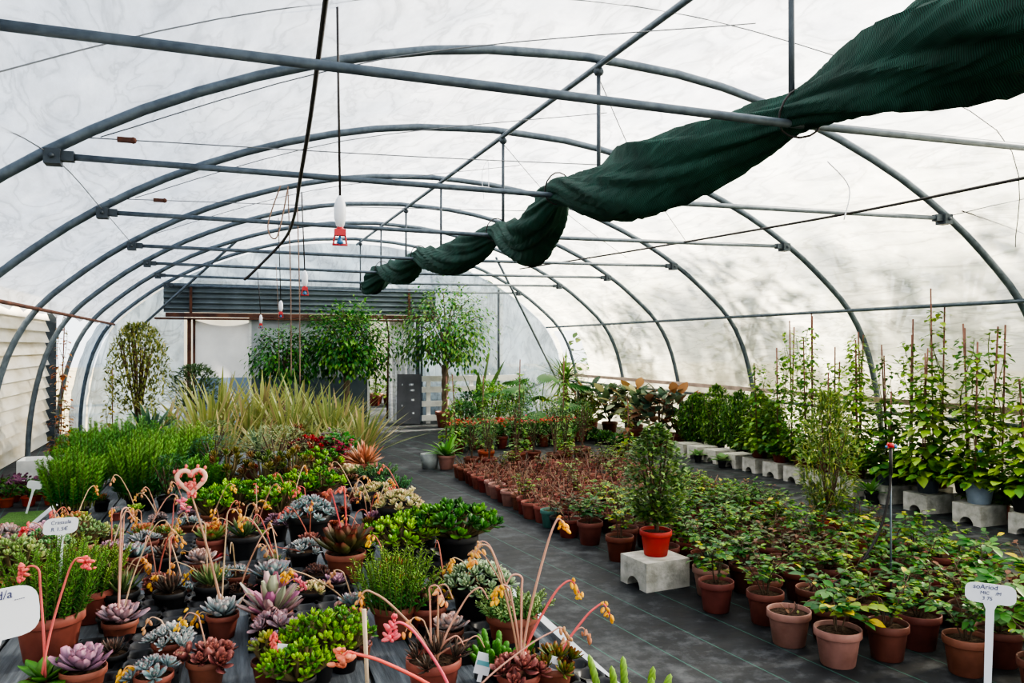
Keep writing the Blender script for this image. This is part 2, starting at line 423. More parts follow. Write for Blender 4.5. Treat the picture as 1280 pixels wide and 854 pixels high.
# end wall film round the doorway structure
mb = MB(); xs = np.linspace(-2.38, 7.58, 100)
def ztop(x):
    for (a, za), (b, zb) in zip(PROFILE[:-1], PROFILE[1:]):
        if a <= x <= b: return za+(zb-za)*(x-a)/max(b-a, 1e-6)
    return 0.05
for a, b in zip(xs[:-1], xs[1:]):
    m_ = (a+b)/2; zb = 2.85 if -.62 < m_ < 3.9 else 0.
    nz = 8; V = []
    for k in range(nz+1):
        for x in (a, b):
            zt = ztop(x); z = zb+(zt-zb)*k/nz
            V.append((x, 17.35+.04*sin(x*3+z*2)*(1-k/nz)+.02*sin(z*11+x*6), z))
    if ztop(m_) > zb: mb.add(V, [(2*k, 2*k+1, 2*k+3, 2*k+2) for k in range(nz)])
struct('wall_back', mb, M['film_back'], 'wrinkled clear plastic film end wall', 'wall')
# white slatted wall left
mb = MB()
for k in range(13):
    z0 = .02+k*.187
    y1 = 15.6
    V = [(-2.72, -2, z0), (-2.72, y1, z0), (-2.79, y1, z0+.19), (-2.79, -2, z0+.19), (-2.8, -2, z0), (-2.8, y1, z0)]
    mb.add(V[:4], [(0, 1, 2, 3)]); mb.add([V[0], V[4], V[5], V[1]], [(0, 1, 2, 3)])
struct('wall_left', mb, M['slats'], 'white horizontal slat wall outside the open left side', 'wall', False)
mb = MB(); box(mb, (-2.715, 15.66, 1.2), (.17, .07, 2.4)); struct('trim_1', mb, M['galv_dark'], 'dark upright at the far end of the slat wall', 'trim', False)
# room beyond the doorway
mb = MB(); V = []
for i, x in enumerate(np.linspace(-3, 9, 60)):
    V += [(x, 25.8+.05*sin(x*7), 0), (x, 25.8+.05*sin(x*7+.5), 3.6)]
mb.add(V, [(2*i, 2*i+2, 2*i+3, 2*i+1) for i in range(59)])
struct('wall_far', mb, solid('cream_wall', hx('#eee7d8'), .8, 0, (1.5, hx('#ddd3bf'))), 'cream sheet wall seen through the back doorway', 'wall')

# ------------------------------------------------------------------ steel frame
hoop_lab = {1.1: 'just above the camera position', 3.34: 'nearest the camera, mostly out of frame'}
def hoop(y, r, label, group='steel hoops of the tunnel frame'):
    t = thing('steel_hoop', label, 'hoop', (CX, y, 0), group=group)
    mb = MB(); tube(mb, [(x-CX, 0, z) for x, z in PROFILE[::2]], r, n=10)
    link('hoop_pipe', mb.build('hoop_pipe', M['galv']), t)
    for s in (-1, 1):
        mb = MB(); x = 3.55*s
        box(mb, (x*1.0, 0, 2.79), (.09, .11, .09), WHITE); box(mb, (x-.07*s, 0, 2.8), (.09, .06, .06), WHITE)
        for dy in (-.062, .062): blob(mb, (x, dy, 2.79), .016)
        link('bracket', mb.build('bracket', M['galv_dark']), t)
    return t
HL = ['grey steel hoop directly overhead, nearest of all', 'grey steel hoop holding the nearest tie bar', 'largest fully visible grey steel arch, its bracket at far left', 'grey steel arch second behind the largest visible one',
      'third visible grey steel arch, crossing the left purlin low', 'fourth visible grey steel arch, standing by the white crate', 'fifth visible grey steel arch, near the corrugated header', 'rearmost grey steel arch against the end film']
for y, lab in zip(HOOPS, HL): hoop(y, .034, lab)
for k, y in enumerate(HOOPS[1:]):
    t = thing('tie_bar', ORD[k]+' horizontal steel tie bar, counted from the camera', 'tie bar', (CX, y, 2.8), group='tie bars across the hoops')
    mb = MB(); tube(mb, [(-3.5, 0, 0), (0, 0, -.035), (3.5, 0, 0)], .022, n=8); link('bar', mb.build('bar', M['galv']), t)
    mb = MB(); tube(mb, [(.1, 0, -.03), (.1, 0, .98)], .016, n=8); link('hanger_rod', mb.build('hanger_rod', M['galv_dark']), t)
    mb = MB(); blob(mb, (.1, 0, .93), .045, sz=.8); link('clamp', mb.build('clamp', M['galv_dark']), t)
mb = MB(); tube(mb, [(0, y, 0) for y in (-2, 5, 11, 17)], .024, n=8)
one('ridge_pipe', mb, M['galv'], 'long steel ridge pipe running along the top of the tunnel', 'pipe', loc=(2.69, 0, 3.77))
mb = MB(); tube(mb, [(0, -2, 0), (0, 17.2, 0)], .022, n=8)
one('purlin_pipe', mb, M['galv'], 'steel purlin pipe along the right film wall', 'pipe', loc=(7.05, 0, 2.07))
mb = MB(); tube(mb, [(0, -2, 0), (0, 16.8, 0)], .02, n=8)
one('purlin_pipe', mb, M['rustmetal'], 'weathered purlin pipe along the open left side', 'pipe', loc=(-1.86, 0, 2.05))
for (a, b, lab) in ((atY(297, 300, 14.5), atY(150, 432, 17), 'slanting brace pipe at the back left corner'), (atY(620, 322, 14.5), (7.3, 17, .75), 'slanting brace pipe at the back right corner')):
    mb = MB(); a = np.array(a); b = np.array(b); tube(mb, [(0, 0, 0), b-a], .024, n=8); one('brace_pipe', mb, M['galv'], lab, 'pipe', 'brace pipes', loc=a)
mb = MB(); tube(mb, [(0, 0, 0), (0, 0, 2.9)], .028, n=8); one('end_pole', mb, M['galv_dark'], 'thin grey pole standing before the back film wall', 'pole', loc=(5.86, 17.1, 0))
mb = MB(); box(mb, (0, 8, 0), (.04, 19, .06)); one('side_rail', mb, solid('pinkish_timber', hx('#c2aa9c'), .8, 0, (4., hx('#97867c'))), 'weathered timber rail along the right film wall', 'rail', loc=(7.42, 0, 1.0))
mb = MB(); tube(mb, [(0, -1, 0), (0, 17, 0)], .022, n=8); one('side_pipe', mb, M['galv'], 'grey pipe just below the right timber rail', 'pipe', loc=(7.38, 0, .86))
# film wires
def wire(pts, lab, r=.004, m='wire', name='wire', group='thin wires under the film'):
    P = catmull(pts, 6); o = P[0]; mb = MB(); tube(mb, [p-o for p in P], r, n=5); return one(name, mb, M[m], lab, 'wire' if name == 'wire' else name, group, loc=o)
def skin(x, y, d=.0):
    return (x, y, ztop(x)-d)
wire([skin(-1.6, 3.6), skin(0, 4.4, .0), skin(1.6, 4.6), skin(3.4, 4.6), skin(5.4, 4.4), skin(6.6, 5.2)], 'long wire arching under the roof before the largest hoop')
wire([(-1.3, 4.0, 2.75), (-.99, 5.5, 2.82), (-.95, 7.74, 2.82), (-.95, 10.2, 2.82)], 'wire joining the left brackets of the hoops')
wire([(6.18, 5.5, 2.82), (6.3, 3.3, 2.95), (6.5, 2.2, 2.9)], 'wire running forward from the right bracket')
for k, (y, a, b) in enumerate(((5.6, 4.3, 3.9), (7.8, 6.4, 5.8), (10.2, 8.6, 8.0))):
    wire([(-.7, y, 2.95), (1.0, y-.6, 3.45), (3.2, a, 3.7)], ('first', 'second', 'third')[k]+' slack wire from a left bracket up towards the ridge, from the front')
wire([(2.7, 5.55, 3.7), (3.9, 7.0, 3.3), (5.4, 8.6, 2.9)], 'diagonal wire from the largest hoop joint down to the right')
wire([(2.7, 7.74, 3.7), (3.9, 9.0, 3.3), (5.4, 10.2, 2.9)], 'diagonal wire from the second ridge joint down to the right')
wire([(6.2, 5.4, 2.85), (6.7, 4.9, 2.5), (7.0, 4.4, 1.9), (7.2, 4.2, 1.2)], 'loose black cord drooping down the right film', .006, 'hose')
for k, (x, y) in enumerate(((-.55, 5.54), (-.5, 7.74))):
    wire([(-.95, y, 2.92), (x, y, 2.93), (1.4, y+.02, 2.98), (3.4, y, 3.05)], ('nearer', 'farther')[k]+' horizontal wire tightened by a small ratchet')
    mb = MB(); box(mb, (0, 0, 0), (.1, .03, .03)); blob(mb, (.04, 0, 0), .022); one('wire_tensioner', mb, M['rustmetal'], ('nearer', 'farther')[k]+' small brown wire tensioner by the left brackets', 'tensioner', 'wire tensioners', loc=(x, y, 2.93))
# long hanging hoses and sprinklers
wire([(.38, 2.6, 3.3), (.42, 3.5, 3.12), (.47, 4.6, 2.92), (.5, 5.54, 2.76), (.58, 7.0, 2.72), (.55, 7.74, 2.62), (.3, 8.0, 2.35), (.22, 8.1, 2.28)], 'long black hose running overhead and drooping at its end', .014, 'hose', 'hose', None)
wire([(4.74, 3.2, 2.69), (4.77, 3.7, 2.71), (4.89, 5.54, 2.75), (4.75, 9, 2.82), (4.58, 12.3, 2.9)], 'thin black irrigation pipe hung under the right half of the roof', .012, 'hose', 'hose', None)
def sprinkler(u, vtop, v, y, sc, lab):
    p = atY(u, v, y); q = atY(u-4, vtop, y)
    t = thing('hanging_sprinkler', lab, 'sprinkler', p, group='sprinklers hanging on hoses')
    mb = MB(); tube(mb, [(0, 0, .2*sc), q-p], .007*sc**.5, n=6); link('hose', mb.build('hose', M['hose']), t)
    mb = MB(); lathe(mb, [(.006, .07), (.018, .085), (.027, .12), (.027, .17), (.018, .205), (.006, .22)], 10); me = mb.build('weight', M['white']); w = link('weight', me, t); w.scale = (sc,)*3
    mb = MB(); box(mb, (0, 0, .055), (.05, .03, .03)); blob(mb, (0, 0, .07), .018)
    tube(mb, [(-.022, 0, .05), (-.03, 0, 0)], .004); tube(mb, [(.022, 0, .05), (.03, 0, 0)], .004); tube(mb, [(-.034, 0, 0), (.034, 0, 0)], .005)
    w = link('sprinkler_head', mb.build('sprinkler_head', M['red']), t); w.scale = (sc,)*3
    mb = MB(); lathe(mb, [(.004, .0), (.017, .008), (.009, .025), (.004, .04)], 8); w = link('spinner', mb.build('spinner', M['blue']), t); w.scale = (sc,)*3
    w['label'] = 'blue spinner'
sprinkler(425, -30, 306, 4.6, 1.25, 'nearest hanging sprinkler with white weight and red head')
sprinkler(381, 240, 369, 9.2, 1.25, 'red headed hanging sprinkler in front of the corrugated header')
sprinkler(351, 240, 397, 13, 1.2, 'small white weighted sprinkler above the tarp panel')
sprinkler(326, 340, 410, 15.5, 1.1, 'farthest small white sprinkler weight near the tarp')
for k, (u, v0, v1, y) in enumerate(((360, 235, 470, 8.2), (371, 235, 480, 8.2), (345, 330, 470, 9))):
    a = atY(u, v0, y); b = atY(u+4, v1, y); wire([a, (a+b)/2+np.array((.01, 0, 0)), b], ('left', 'right', 'thin far left')[k]+' cord hanging straight down before the corrugated header', .006 if k < 2 else .003, 'rope', 'cord', 'hanging cords')
wire([(.38, 5.6, 2.72), (.3, 5.62, 2.45), (.36, 5.62, 2.38), (.43, 5.6, 2.72)], 'reddish cord loop hanging from the tie bar by the hose', .005, 'rope', 'cord', 'hanging cords')
wire([(3.5, 4.0, 2.78), (3.62, 3.95, 2.62), (3.58, 3.95, 2.42)], 'short white string dangling beside the green net', .004, 'white', 'cord', 'hanging cords')
wire([(2.45, 7.6, 3.1), (2.43, 7.6, 3.35), (2.5, 7.62, 3.48), (2.5, 7.6, 3.2)], 'short white string dangling by the ridge', .003, 'white', 'cord', 'hanging cords')

# ------------------------------------------------------------------ rolled green shade net
def shade_net():
    rnd = random.Random(3)
    key = [(1.2, 2.93, 2.98, .26), (2.2, 2.85, 2.92, .23), (3.0, 2.78, 2.86, .13), (3.34, 2.75, 2.84, .09), (3.7, 2.7, 2.8, .13), (4.4, 2.5, 2.68, .2), (5.0, 2.42, 2.7, .15), (5.54, 2.38, 2.8, .085),
           (6.0, 2.47, 2.72, .15), (6.7, 2.6, 2.6, .19), (7.3, 2.64, 2.68, .14), (7.74, 2.64, 2.8, .085), (8.3, 2.6, 2.72, .14), (9.0, 2.52, 2.66, .17), (9.8, 2.45, 2.74, .12), (10.19, 2.42, 2.8, .09), (10.9, 2.4, 2.7, .15), (11.6, 2.36, 2.72, .14), (12.29, 2.34, 2.78, .1), (12.8, 2.3, 2.66, .17), (13.1, 2.25, 2.62, .1)]
    K = catmull([(k[0], k[1], k[2]) for k in key], 7); R = [p[0] for p in catmull([(k[3], 0, 0) for k in key], 7)]
    mb = MB(); n = 72; V = []
    for j, (p, r) in enumerate(zip(K, R)):
        tw = p[0]*1.5
        for k in range(n):
            t = 2*pi*k/n; a = t+tw
            rr = r*(1+.12*sin(3*a+1)+.10*sin(7*a+p[0]*2)+.07*sin(13*a-p[0]*3)+.035*sin(27*a))
            V.append((p[1]+rr*cos(t)*1.05, p[0], p[2]+rr*sin(t)*1.1))
    m = len(K); Q = [(j*n+k, (j+1)*n+k, (j+1)*n+(k+1) % n, j*n+(k+1) % n) for j in range(m-1) for k in range(n)]
    V += [tuple(K[0][[1, 0, 2]]), tuple(K[-1][[1, 0, 2]])]; T = [(m*n, k, (k+1) % n) for k in range(n)]+[(m*n+1, (m-1)*n+(k+1) % n, (m-1)*n+k) for k in range(n)]
    mb.add(V, Q, T)
    t = thing('shade_net', 'dark green rolled shade net draped along the tie bars', 'shade net', (2.6, 3.3, 2.8))
    o = link('net_roll', mb.build('net_roll', M['net']), t, (-2.6, -3.3, -2.8))
    for y, x in ((3.34, 2.75), (5.54, 2.38), (7.74, 2.64), (10.19, 2.42), (12.29, 2.34)):
        mb = MB(); r = .12; tube(mb, [(r*cos(a), .03*sin(a*2), r*sin(a)) for a in np.linspace(0, 2*pi, 17)], .006, n=5)
        link('tie_cord', mb.build('tie_cord', M['hose']), t, (x-2.6, y-3.3, .02))
shade_net()

# ------------------------------------------------------------------ doorway structure at the back
t = thing('corrugated_header', 'grey corrugated metal header above the back doorway', 'corrugated sheet', (1.67, 16.9, 2.2))
mb = MB(); V = []; nz = 61
for k in range(nz):
    z = .1+.52*k/(nz-1); o = .028*sin(2*pi*z/.105)
    V += [(-2.69, o, z), (2.69, o, z)]
mb.add(V, [(2*k, 2*k+1, 2*k+3, 2*k+2) for k in range(nz-1)]); link('sheet', mb.build('sheet', M['corr']), t)
mb = MB(); box(mb, (0, -.02, .05), (5.3, .1, .08)); box(mb, (-.1, .15, -.02), (5.5, .5, .025)); link('beam', mb.build('beam', M['rustmetal'], False), t)
mb = MB(); box(mb, (0, -.02, .64), (5.4, .06, .04)); link('top_rail', mb.build('top_rail', M['galv'], False), t)
for x in (2.1, -2.2):
    mb = MB(); box(mb, (x, -.05, .36), (.05, .03, .55)); link('strap', mb.build('strap', M['rustmetal'], False), t)
for x, lab in ((-.56, 'rusty steel post at the left end of the doorway structure'), (3.98, 'grey steel post right of the white doorway curtain')):
    mb = MB(); box(mb, (0, 0, 1.1), (.07, .07, 2.2)); box(mb, (.09, .02, 1.1), (.04, .05, 2.2)); one('door_post', mb, M['rustmetal'] if x < 0 else M['galv'], lab, 'post', 'posts of the doorway structure', loc=(x, 16.95, 0), smooth=False)
mb = MB(); V = []
for i in range(21):
    x = -.5+1.1*i/20; zt = 2.17-.13*sin(pi*i/20*.9)
    for k in range(9): V.append((x, 16.98+.03*sin(x*9+k*.5), zt*k/8))
mb.add(V, [(i*9+k, (i+1)*9+k, (i+1)*9+k+1, i*9+k+1) for i in range(20) for k in range(8)])
one('tarp_curtain', mb, M['tarp'], 'sagging tarp, white above and blue below, left of the grey panel', 'tarp')
t = thing('partition_panel', 'two tone grey and white partition panel behind the ficus tree', 'panel', (1.75, 17.0, 0))
mb = MB(); box(mb, (0, 0, 1.1), (2.36, .04, 2.2)); link('sheet', mb.build('sheet', M['panel'], False), t)
mb = MB()
box(mb, (-1.18, -.03, 1.1), (.05, .05, 2.2)); box(mb, (1.18, -.03, 1.1), (.05, .05, 2.2)); box(mb, (0, -.03, 2.2), (2.4, .05, .05)); link('frame', mb.build('frame', M['whitewood'], False), t)
t = thing('plastic_curtain', 'gathered white plastic curtain on the right of the doorway', 'curtain', (3.66, 17.1, 0))
mb = MB(); V = []
for i in range(41):
    x = -.3+.62*i/40
    for k in range(11): V.append((x*(1-.12*k/10), .05*sin(x*55+.4*k)+.02*sin(x*21), .03+2.2*k/10))
mb.add(V, [(i*11+k, (i+1)*11+k, (i+1)*11+k+1, i*11+k+1) for i in range(40) for k in range(10)]); link('sheet', mb.build('sheet', M['curtain']), t)
mb = MB(); tube(mb, [(-.33, 0, 2.25), (-.28, -.02, 1.9), (-.3, -.03, 1.2), (-.31, -.02, .1)], .02); link('door_pole', mb.build('door_pole', M['rustmetal']), t)
# grey leaning board with slots
mb = MB(); W_, H_ = .5, 1.05; nx, nz = 20, 26
holes = [(4, 20), (10, 20), (11, 20), (12, 20), (13, 20), (11, 17), (12, 17), (13, 17), (14, 17), (12, 12), (13, 12), (14, 12), (4, 9), (13, 5), (14, 5)]
for i in range(nx):
    for k in range(nz):
        if (i, k) in holes or (i, k+1) in holes and False: continue
        for yy in (0, .025):
            x0, x1 = W_*i/nx, W_*(i+1)/nx; z0, z1 = H_*k/nz, H_*(k+1)/nz
            mb.add([(x0, yy, z0), (x1, yy, z0), (x1, yy, z1), (x0, yy, z1)], [(0, 1, 2, 3)])
o = one('leaning_board', mb, M['greywall'], 'grey slotted board leaning by the white curtain', 'board', loc=(3.52, 16.95, 0), smooth=False); o.rotation_euler = (-.1, 0, -.35)
t = thing('slat_fence', 'low white wooden slat fence by the back wall', 'fence', (5.12, 16.75, 0))
for z in (.12, .42, .72, .95):
    mb = MB(); box(mb, (0, 0, z), (2.2, .03, .12)); link('rail', mb.build('rail', M['whitewood'], False), t)
for x in (-.95, 0, .95):
    mb = MB(); box(mb, (x, .04, .5), (.09, .05, 1.02)); link('post', mb.build('post', M['whitewood'], False), t)

# ================================================================== PLANT GENERATORS
def H(*a): return [hx(x) for x in a]
_pots = {}
def pot_meshes(kind, r, h):
    key = (kind, round(r, 3), round(h, 3))
    if key in _pots: return _pots[key]
    mb = MB(); rb = r*.72; w = r*.07
    lathe(mb, [(rb*.96, 0), (rb, .004), (r*.9, h*.76), (r*.9+.001, h*.775), (r*.985, h*.78), (r, h*.8), (r, h*.985), (r-w*.4, h), (r-w, h*.985), (r-w*1.2, h*.8)], 22)
    mp_ = mb.build('pot', M['pot_'+kind])
    for p in mp_.polygons: pass
    mb = MB(); n = 22; rr = r-w*1.15; rnd = random.Random(int(r*1000))
    V = [(0, 0, h*.9)]+[(rr*.55*cos(2*pi*k/n), rr*.55*sin(2*pi*k/n), h*(.88+rnd.random()*.05)) for k in range(n)]+[(rr*cos(2*pi*k/n), rr*sin(2*pi*k/n), h*.86) for k in range(n)]
    T = [(0, 1+k, 1+(k+1) % n) for k in range(n)]; Q = [(1+k, 1+n+k, 1+n+(k+1) % n, 1+(k+1) % n) for k in range(n)]
    mb.add(V, Q, T); ms = mb.build('soil', M['soil'])
    _pots[key] = (mp_, ms); return _pots[key]
def add_pot(t, kind, r, h, potlabel=None):
    a, b = pot_meshes(kind, r, h)
    p = link('pot', a, t); s = link('soil', b, t)
    if potlabel: p['label'] = potlabel
    return p

# --- foliage; every generator returns a list of (part name, mesh)
def rose(seed, hgt=.32, nst=5, L=.048, cols=('#2f5a2a', '#5f8a3f', '#8aa64e'), accent=None, dens=1., spread=.16, stemc='#5a4a3c'):
    rnd = random.Random(seed); cs = H(*cols); st = MB(); lf = MB(); tp = tpl('ovate', .35, .22)
    acc = H(*accent) if accent else None; sc = hx(stemc)
    for i in range(nst):
        az = 2*pi*i/nst+rnd.uniform(-.4, .4); sp = spread*rnd.uniform(.4, 1.1); h = hgt*rnd.uniform(.65, 1.1)
        p0 = np.array((.015*cos(az), .015*sin(az), 0)); p1 = np.array((sp*.45*cos(az), sp*.45*sin(az), h*.55)); p2 = np.array((sp*cos(az+.3), sp*sin(az+.3), h))
        P = catmull([p0, p1, p2], 5); tube(st, P, [.005*(1-.6*k/len(P)) for k in range(len(P))], sc, 5)
        for k in range(3, len(P)):
            for q in range(max(1, int(2*dens+rnd.random()*.6))):
                a2 = rnd.uniform(0, 2*pi); d = sph(a2, rnd.uniform(-.1, .6)); ll = rnd.uniform(.06, .1)*(L/.048)
                e = P[k]+d*ll*.8; tube(st, [P[k], e], .0018, sc, 3, False)
                for m_, off in ((0, 0), (1, .9), (-1, .9), (1, 2.), (-1, 2.)):
                    if abs(off) > 1 and rnd.random() < .4: continue
                    side = cross(d, np.array((0, 0, 1.))); pos = e-d*ll*.38*off*.6
                    dd = nrm(d+side*m_*.9+np.array((0, 0, rnd.uniform(-.35, .15))))
                    c = cs[rnd.randrange(len(cs))]
                    if acc and rnd.random() < .07: c = acc[rnd.randrange(len(acc))]
                    c = jit(rnd, c, .2); s_ = L*rnd.uniform(.7, 1.15)
                    leaf(lf, tp, pos, dd, (rnd.uniform(-.45, .45), rnd.uniform(-.45, .45), 1), s_, s_*.62, c*np.array((.62, .7, .55)), c*np.array((.85, .95, .75)))
    return [('stems', st.build('stems', M['stem'])), ('foliage', lf.build('foliage', M['leaf']))]
def twigs(seed, hgt=.18, n=6, cols=('#7a6052', '#8a6a58', '#5f4c44'), leaves=4, lcols=('#7a4a3c', '#6a7340', '#8c6a50')):
    rnd = random.Random(seed); st = MB(); lf = MB(); cs = H(*cols); lc = H(*lcols); tp = tpl('ovate', .5, .2)
    for i in range(n):
        az = rnd.uniform(0, 2*pi); el = rnd.uniform(.7, 1.5); h = hgt*rnd.uniform(.5, 1.1); d = sph(az, el)
        b = np.array((rnd.uniform(-.03, .03), rnd.uniform(-.03, .03), -.01)); m_ = b+d*h*.5+np.array((rnd.uniform(-.02, .02), rnd.uniform(-.02, .02), 0)); e = b+d*h
        tube(st, [b, m_, e], [.005, .0042, .003], jit(rnd, cs[i % len(cs)]), 5)
        if rnd.random() < .35:
            e2 = m_+nrm(d+sph(rnd.uniform(0, 6.28), .3)*.8)*h*.4; tube(st, [m_, e2], [.0035, .002], jit(rnd, cs[i % len(cs)]), 4)
    for i in range(max(leaves, 1)):
        a = rnd.uniform(0, 6.28); r = rnd.uniform(.01, .07); c = jit(rnd, lc[rnd.randrange(len(lc))], .25); L = rnd.uniform(.02, .035)
        leaf(lf, tp, (r*cos(a), r*sin(a), rnd.uniform(0, hgt*.5)), sph(rnd.uniform(0, 6.28), rnd.uniform(-.3, .6)), (0, 0, 1), L, L*.6, c, c)
    return [('stems', st.build('stems', M['stem'])), ('foliage', lf.build('foliage', M['leaf']))]
def bush(seed, R, Hh, n, L, W, cols, z0=0., prof='ovate', shape='egg', trunk=0., trc='#5b4a3c', up=.5, thick=0., ntw=8, droop=.35, m='leaf', twigr=.006):
    rnd = random.Random(seed); lf = MB(); st = MB(); cs = H(*cols); tp = tpl(prof, droop, .18, thick); tc_ = hx(trc)
    cl = [(rnd.uniform(0, 6.28), rnd.random()**.6, rnd.uniform(.1, .95)) for _ in range(16)]
    for i in range(n):
        t = rnd.random()**.8; a = rnd.uniform(0, 2*pi)
        if shape == 'clump':
            q = cl[i % 16]; p = np.array((R*.8*q[1]*cos(q[0]), R*.8*q[1]*sin(q[0]), z0+trunk+Hh*q[2]))+np.array([rnd.gauss(0, .19)*R*.8 for _ in range(3)]); c = jit(rnd, cs[rnd.randrange(len(cs))], .2)
            leaf(lf, tp, p, sph(rnd.uniform(0, 6.28), rnd.uniform(-.5, .5)), (0, 0, 1), L, W, c, c); continue
        if shape == 'egg': rr = R*sqrt(max(0, sin(pi*(.08+.9*t))))
        elif shape == 'spindle': t = rnd.random()**1.15; rr = R*sin(pi*(.14+.82*t))**.9*rnd.uniform(.85, 1.15)
        elif shape == 'cone': rr = R*(1.05-t)**.7
        elif shape == 'dome': rr = R*sqrt(max(0, 1-t*t))
        else: rr = R*(.75+.25*sin(t*9+seed))
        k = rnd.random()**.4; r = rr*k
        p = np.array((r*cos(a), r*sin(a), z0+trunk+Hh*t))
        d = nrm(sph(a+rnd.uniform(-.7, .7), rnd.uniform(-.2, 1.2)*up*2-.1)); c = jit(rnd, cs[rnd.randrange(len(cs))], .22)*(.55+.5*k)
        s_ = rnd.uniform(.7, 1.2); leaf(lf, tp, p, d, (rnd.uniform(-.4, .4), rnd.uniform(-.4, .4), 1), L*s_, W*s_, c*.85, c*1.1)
    for i in range(ntw):
        a = 2*pi*i/max(ntw, 1)+rnd.uniform(-.3, .3); r = R*rnd.uniform(.2, .7); h = z0+trunk+Hh*rnd.uniform(.5, .95)
        tube(st, catmull([(0, 0, z0), (r*.2*cos(a), r*.2*sin(a), z0+trunk+.1*Hh), (r*cos(a), r*sin(a), h)], 4), [twigr*1.3]*5+[twigr]*3+[twigr*.4], tc_, 5)
    if trunk: tube(st, [(0, 0, 0), (.01, 0, trunk*.5), (0, .01, trunk+.2*Hh)], [twigr*3, twigr*2.6, twigr*2], tc_, 8)
    return [('stems', st.build('stems', M['stem'])), ('foliage', lf.build('foliage', M[m]))]
def rosette_into(mb, o, R, n, W, th, cin, cout, tip, e0, e1, rnd, prof='spat', bend=-.5, tiltv=(0, 0, 1), fold=.12):
    tp = tpl(prof, bend, fold, th); o = np.asarray(o, float); tv = nrm(tiltv)
    ax = nrm(cross(tv, np.array((.3, 1., .1)))); ay = cross(tv, ax)
    for i in range(n):
        t = i/(n-1); a = i*2.39996+rnd.uniform(-.08, .08); el = e0+(e1-e0)*t+rnd.uniform(-.06, .06)
        l = sph(a, el); d = ax*l[0]+ay*l[1]+tv*l[2]
        L = R*(1-.62*t)*rnd.uniform(.92, 1.08); c = jit(rnd, mixc(cout, cin, t), .1)
        leaf(mb, tp, o+tv*(t*R*.16)+d*R*.04, d, tv, L, L*W if W > 0 else -W, c*.8, c*1.05, tip)
PRE = {  # n, W, thick, inner, outer, tip, e0, e1, prof
 'blue': (38, .42, .35, '#a9bdb9', '#7f979c', '#a98f94', .12, 1.4, 'spat'),
 'frost': (44, .36, .4, '#bcc7c4', '#8b9a9f', '#c3b7b6', .15, 1.4, 'spat'),
 'purple': (36, .5, .3, '#b39aa6', '#82697d', '#b98a9c', .1, 1.4, 'spat'),
 'mauve': (34, .55, .3, '#b9a6ad', '#97848f', '#c79aa2', .05, 1.3, 'spat'),
 'grey': (36, .5, .3, '#b7b0ae', '#9a9092', '#c49a92', .0, 1.35, 'spat'),
 'sage': (38, .42, .35, '#a9ba92', '#7d967a', '#bcc6a8', .15, 1.4, 'spat'),
 'green': (38, .42, .35, '#93ad6a', '#6b8c52', '#b0604d', .15, 1.4, 'spat'),
 'brown': (36, .4, .3, '#5e4038', '#4b5230', '#6e3a33', .2, 1.4, 'spat'),
 'darkrose': (44, .36, .35, '#6b5650', '#4b3c3b', '#7d5a4c', .2, 1.45, 'spat'),
 'russet': (34, .55, .3, '#96695f', '#744a46', '#a9766a', .1, 1.35, 'spat'),
 'spike': (46, .17, .6, '#7d9160', '#56704a', '#8a6a58', .35, 1.5, 'lance'),
 'darkspike': (50, .17, .6, '#5f5046', '#46403a', '#7a5a4e', .35, 1.5, 'lance'),
 'olive': (46, .3, .35, '#8a7a3d', '#566a30', '#8c4f3a', .25, 1.5, 'spat'),
 'lime': (40, .5, .35, '#a3b85a', '#6f9a3e', '#9db05c', .2, 1.4, 'spat'),
 'cream': (34, .5, .3, '#d8d2a4', '#b3b583', '#d6b094', .3, 1.4, 'spat'),
 'redleaf': (34, .4, .3, '#8c4a3a', '#71372f', '#a9574a', .15, 1.3, 'spat')}
def rosette(seed, R, kind):
    n, W, th, ci, co, tp, e0, e1, pf = PRE[kind]; rnd = random.Random(seed); mb = MB()
    rosette_into(mb, (0, 0, 0), R, n, W, th, hx(ci), hx(co), hx(tp), e0, e1, rnd, pf)
    return [('rosette', mb.build('rosette', M['succulent']))]
def cluster(seed, R, kind, k=9, r=.05, dome=.5):
    n, W, th, ci, co, tp, e0, e1, pf = PRE[kind]; rnd = random.Random(seed); mb = MB()
    for i in range(k):
        a = i*2.4; q = R*sqrt((i+.3)/k); o = (q*cos(a), q*sin(a), dome*R*(1-(q/R)**2))
        tilt = (cos(a)*q/R*.8, sin(a)*q/R*.8, 1)
        rosette_into(mb, o, r*rnd.uniform(.8, 1.2), max(14, n//2), W, th, hx(ci), hx(co), hx(tp), e0, e1, rnd, pf, tiltv=tilt)
    return [('rosettes', mb.build('rosettes', M['succulent']))]
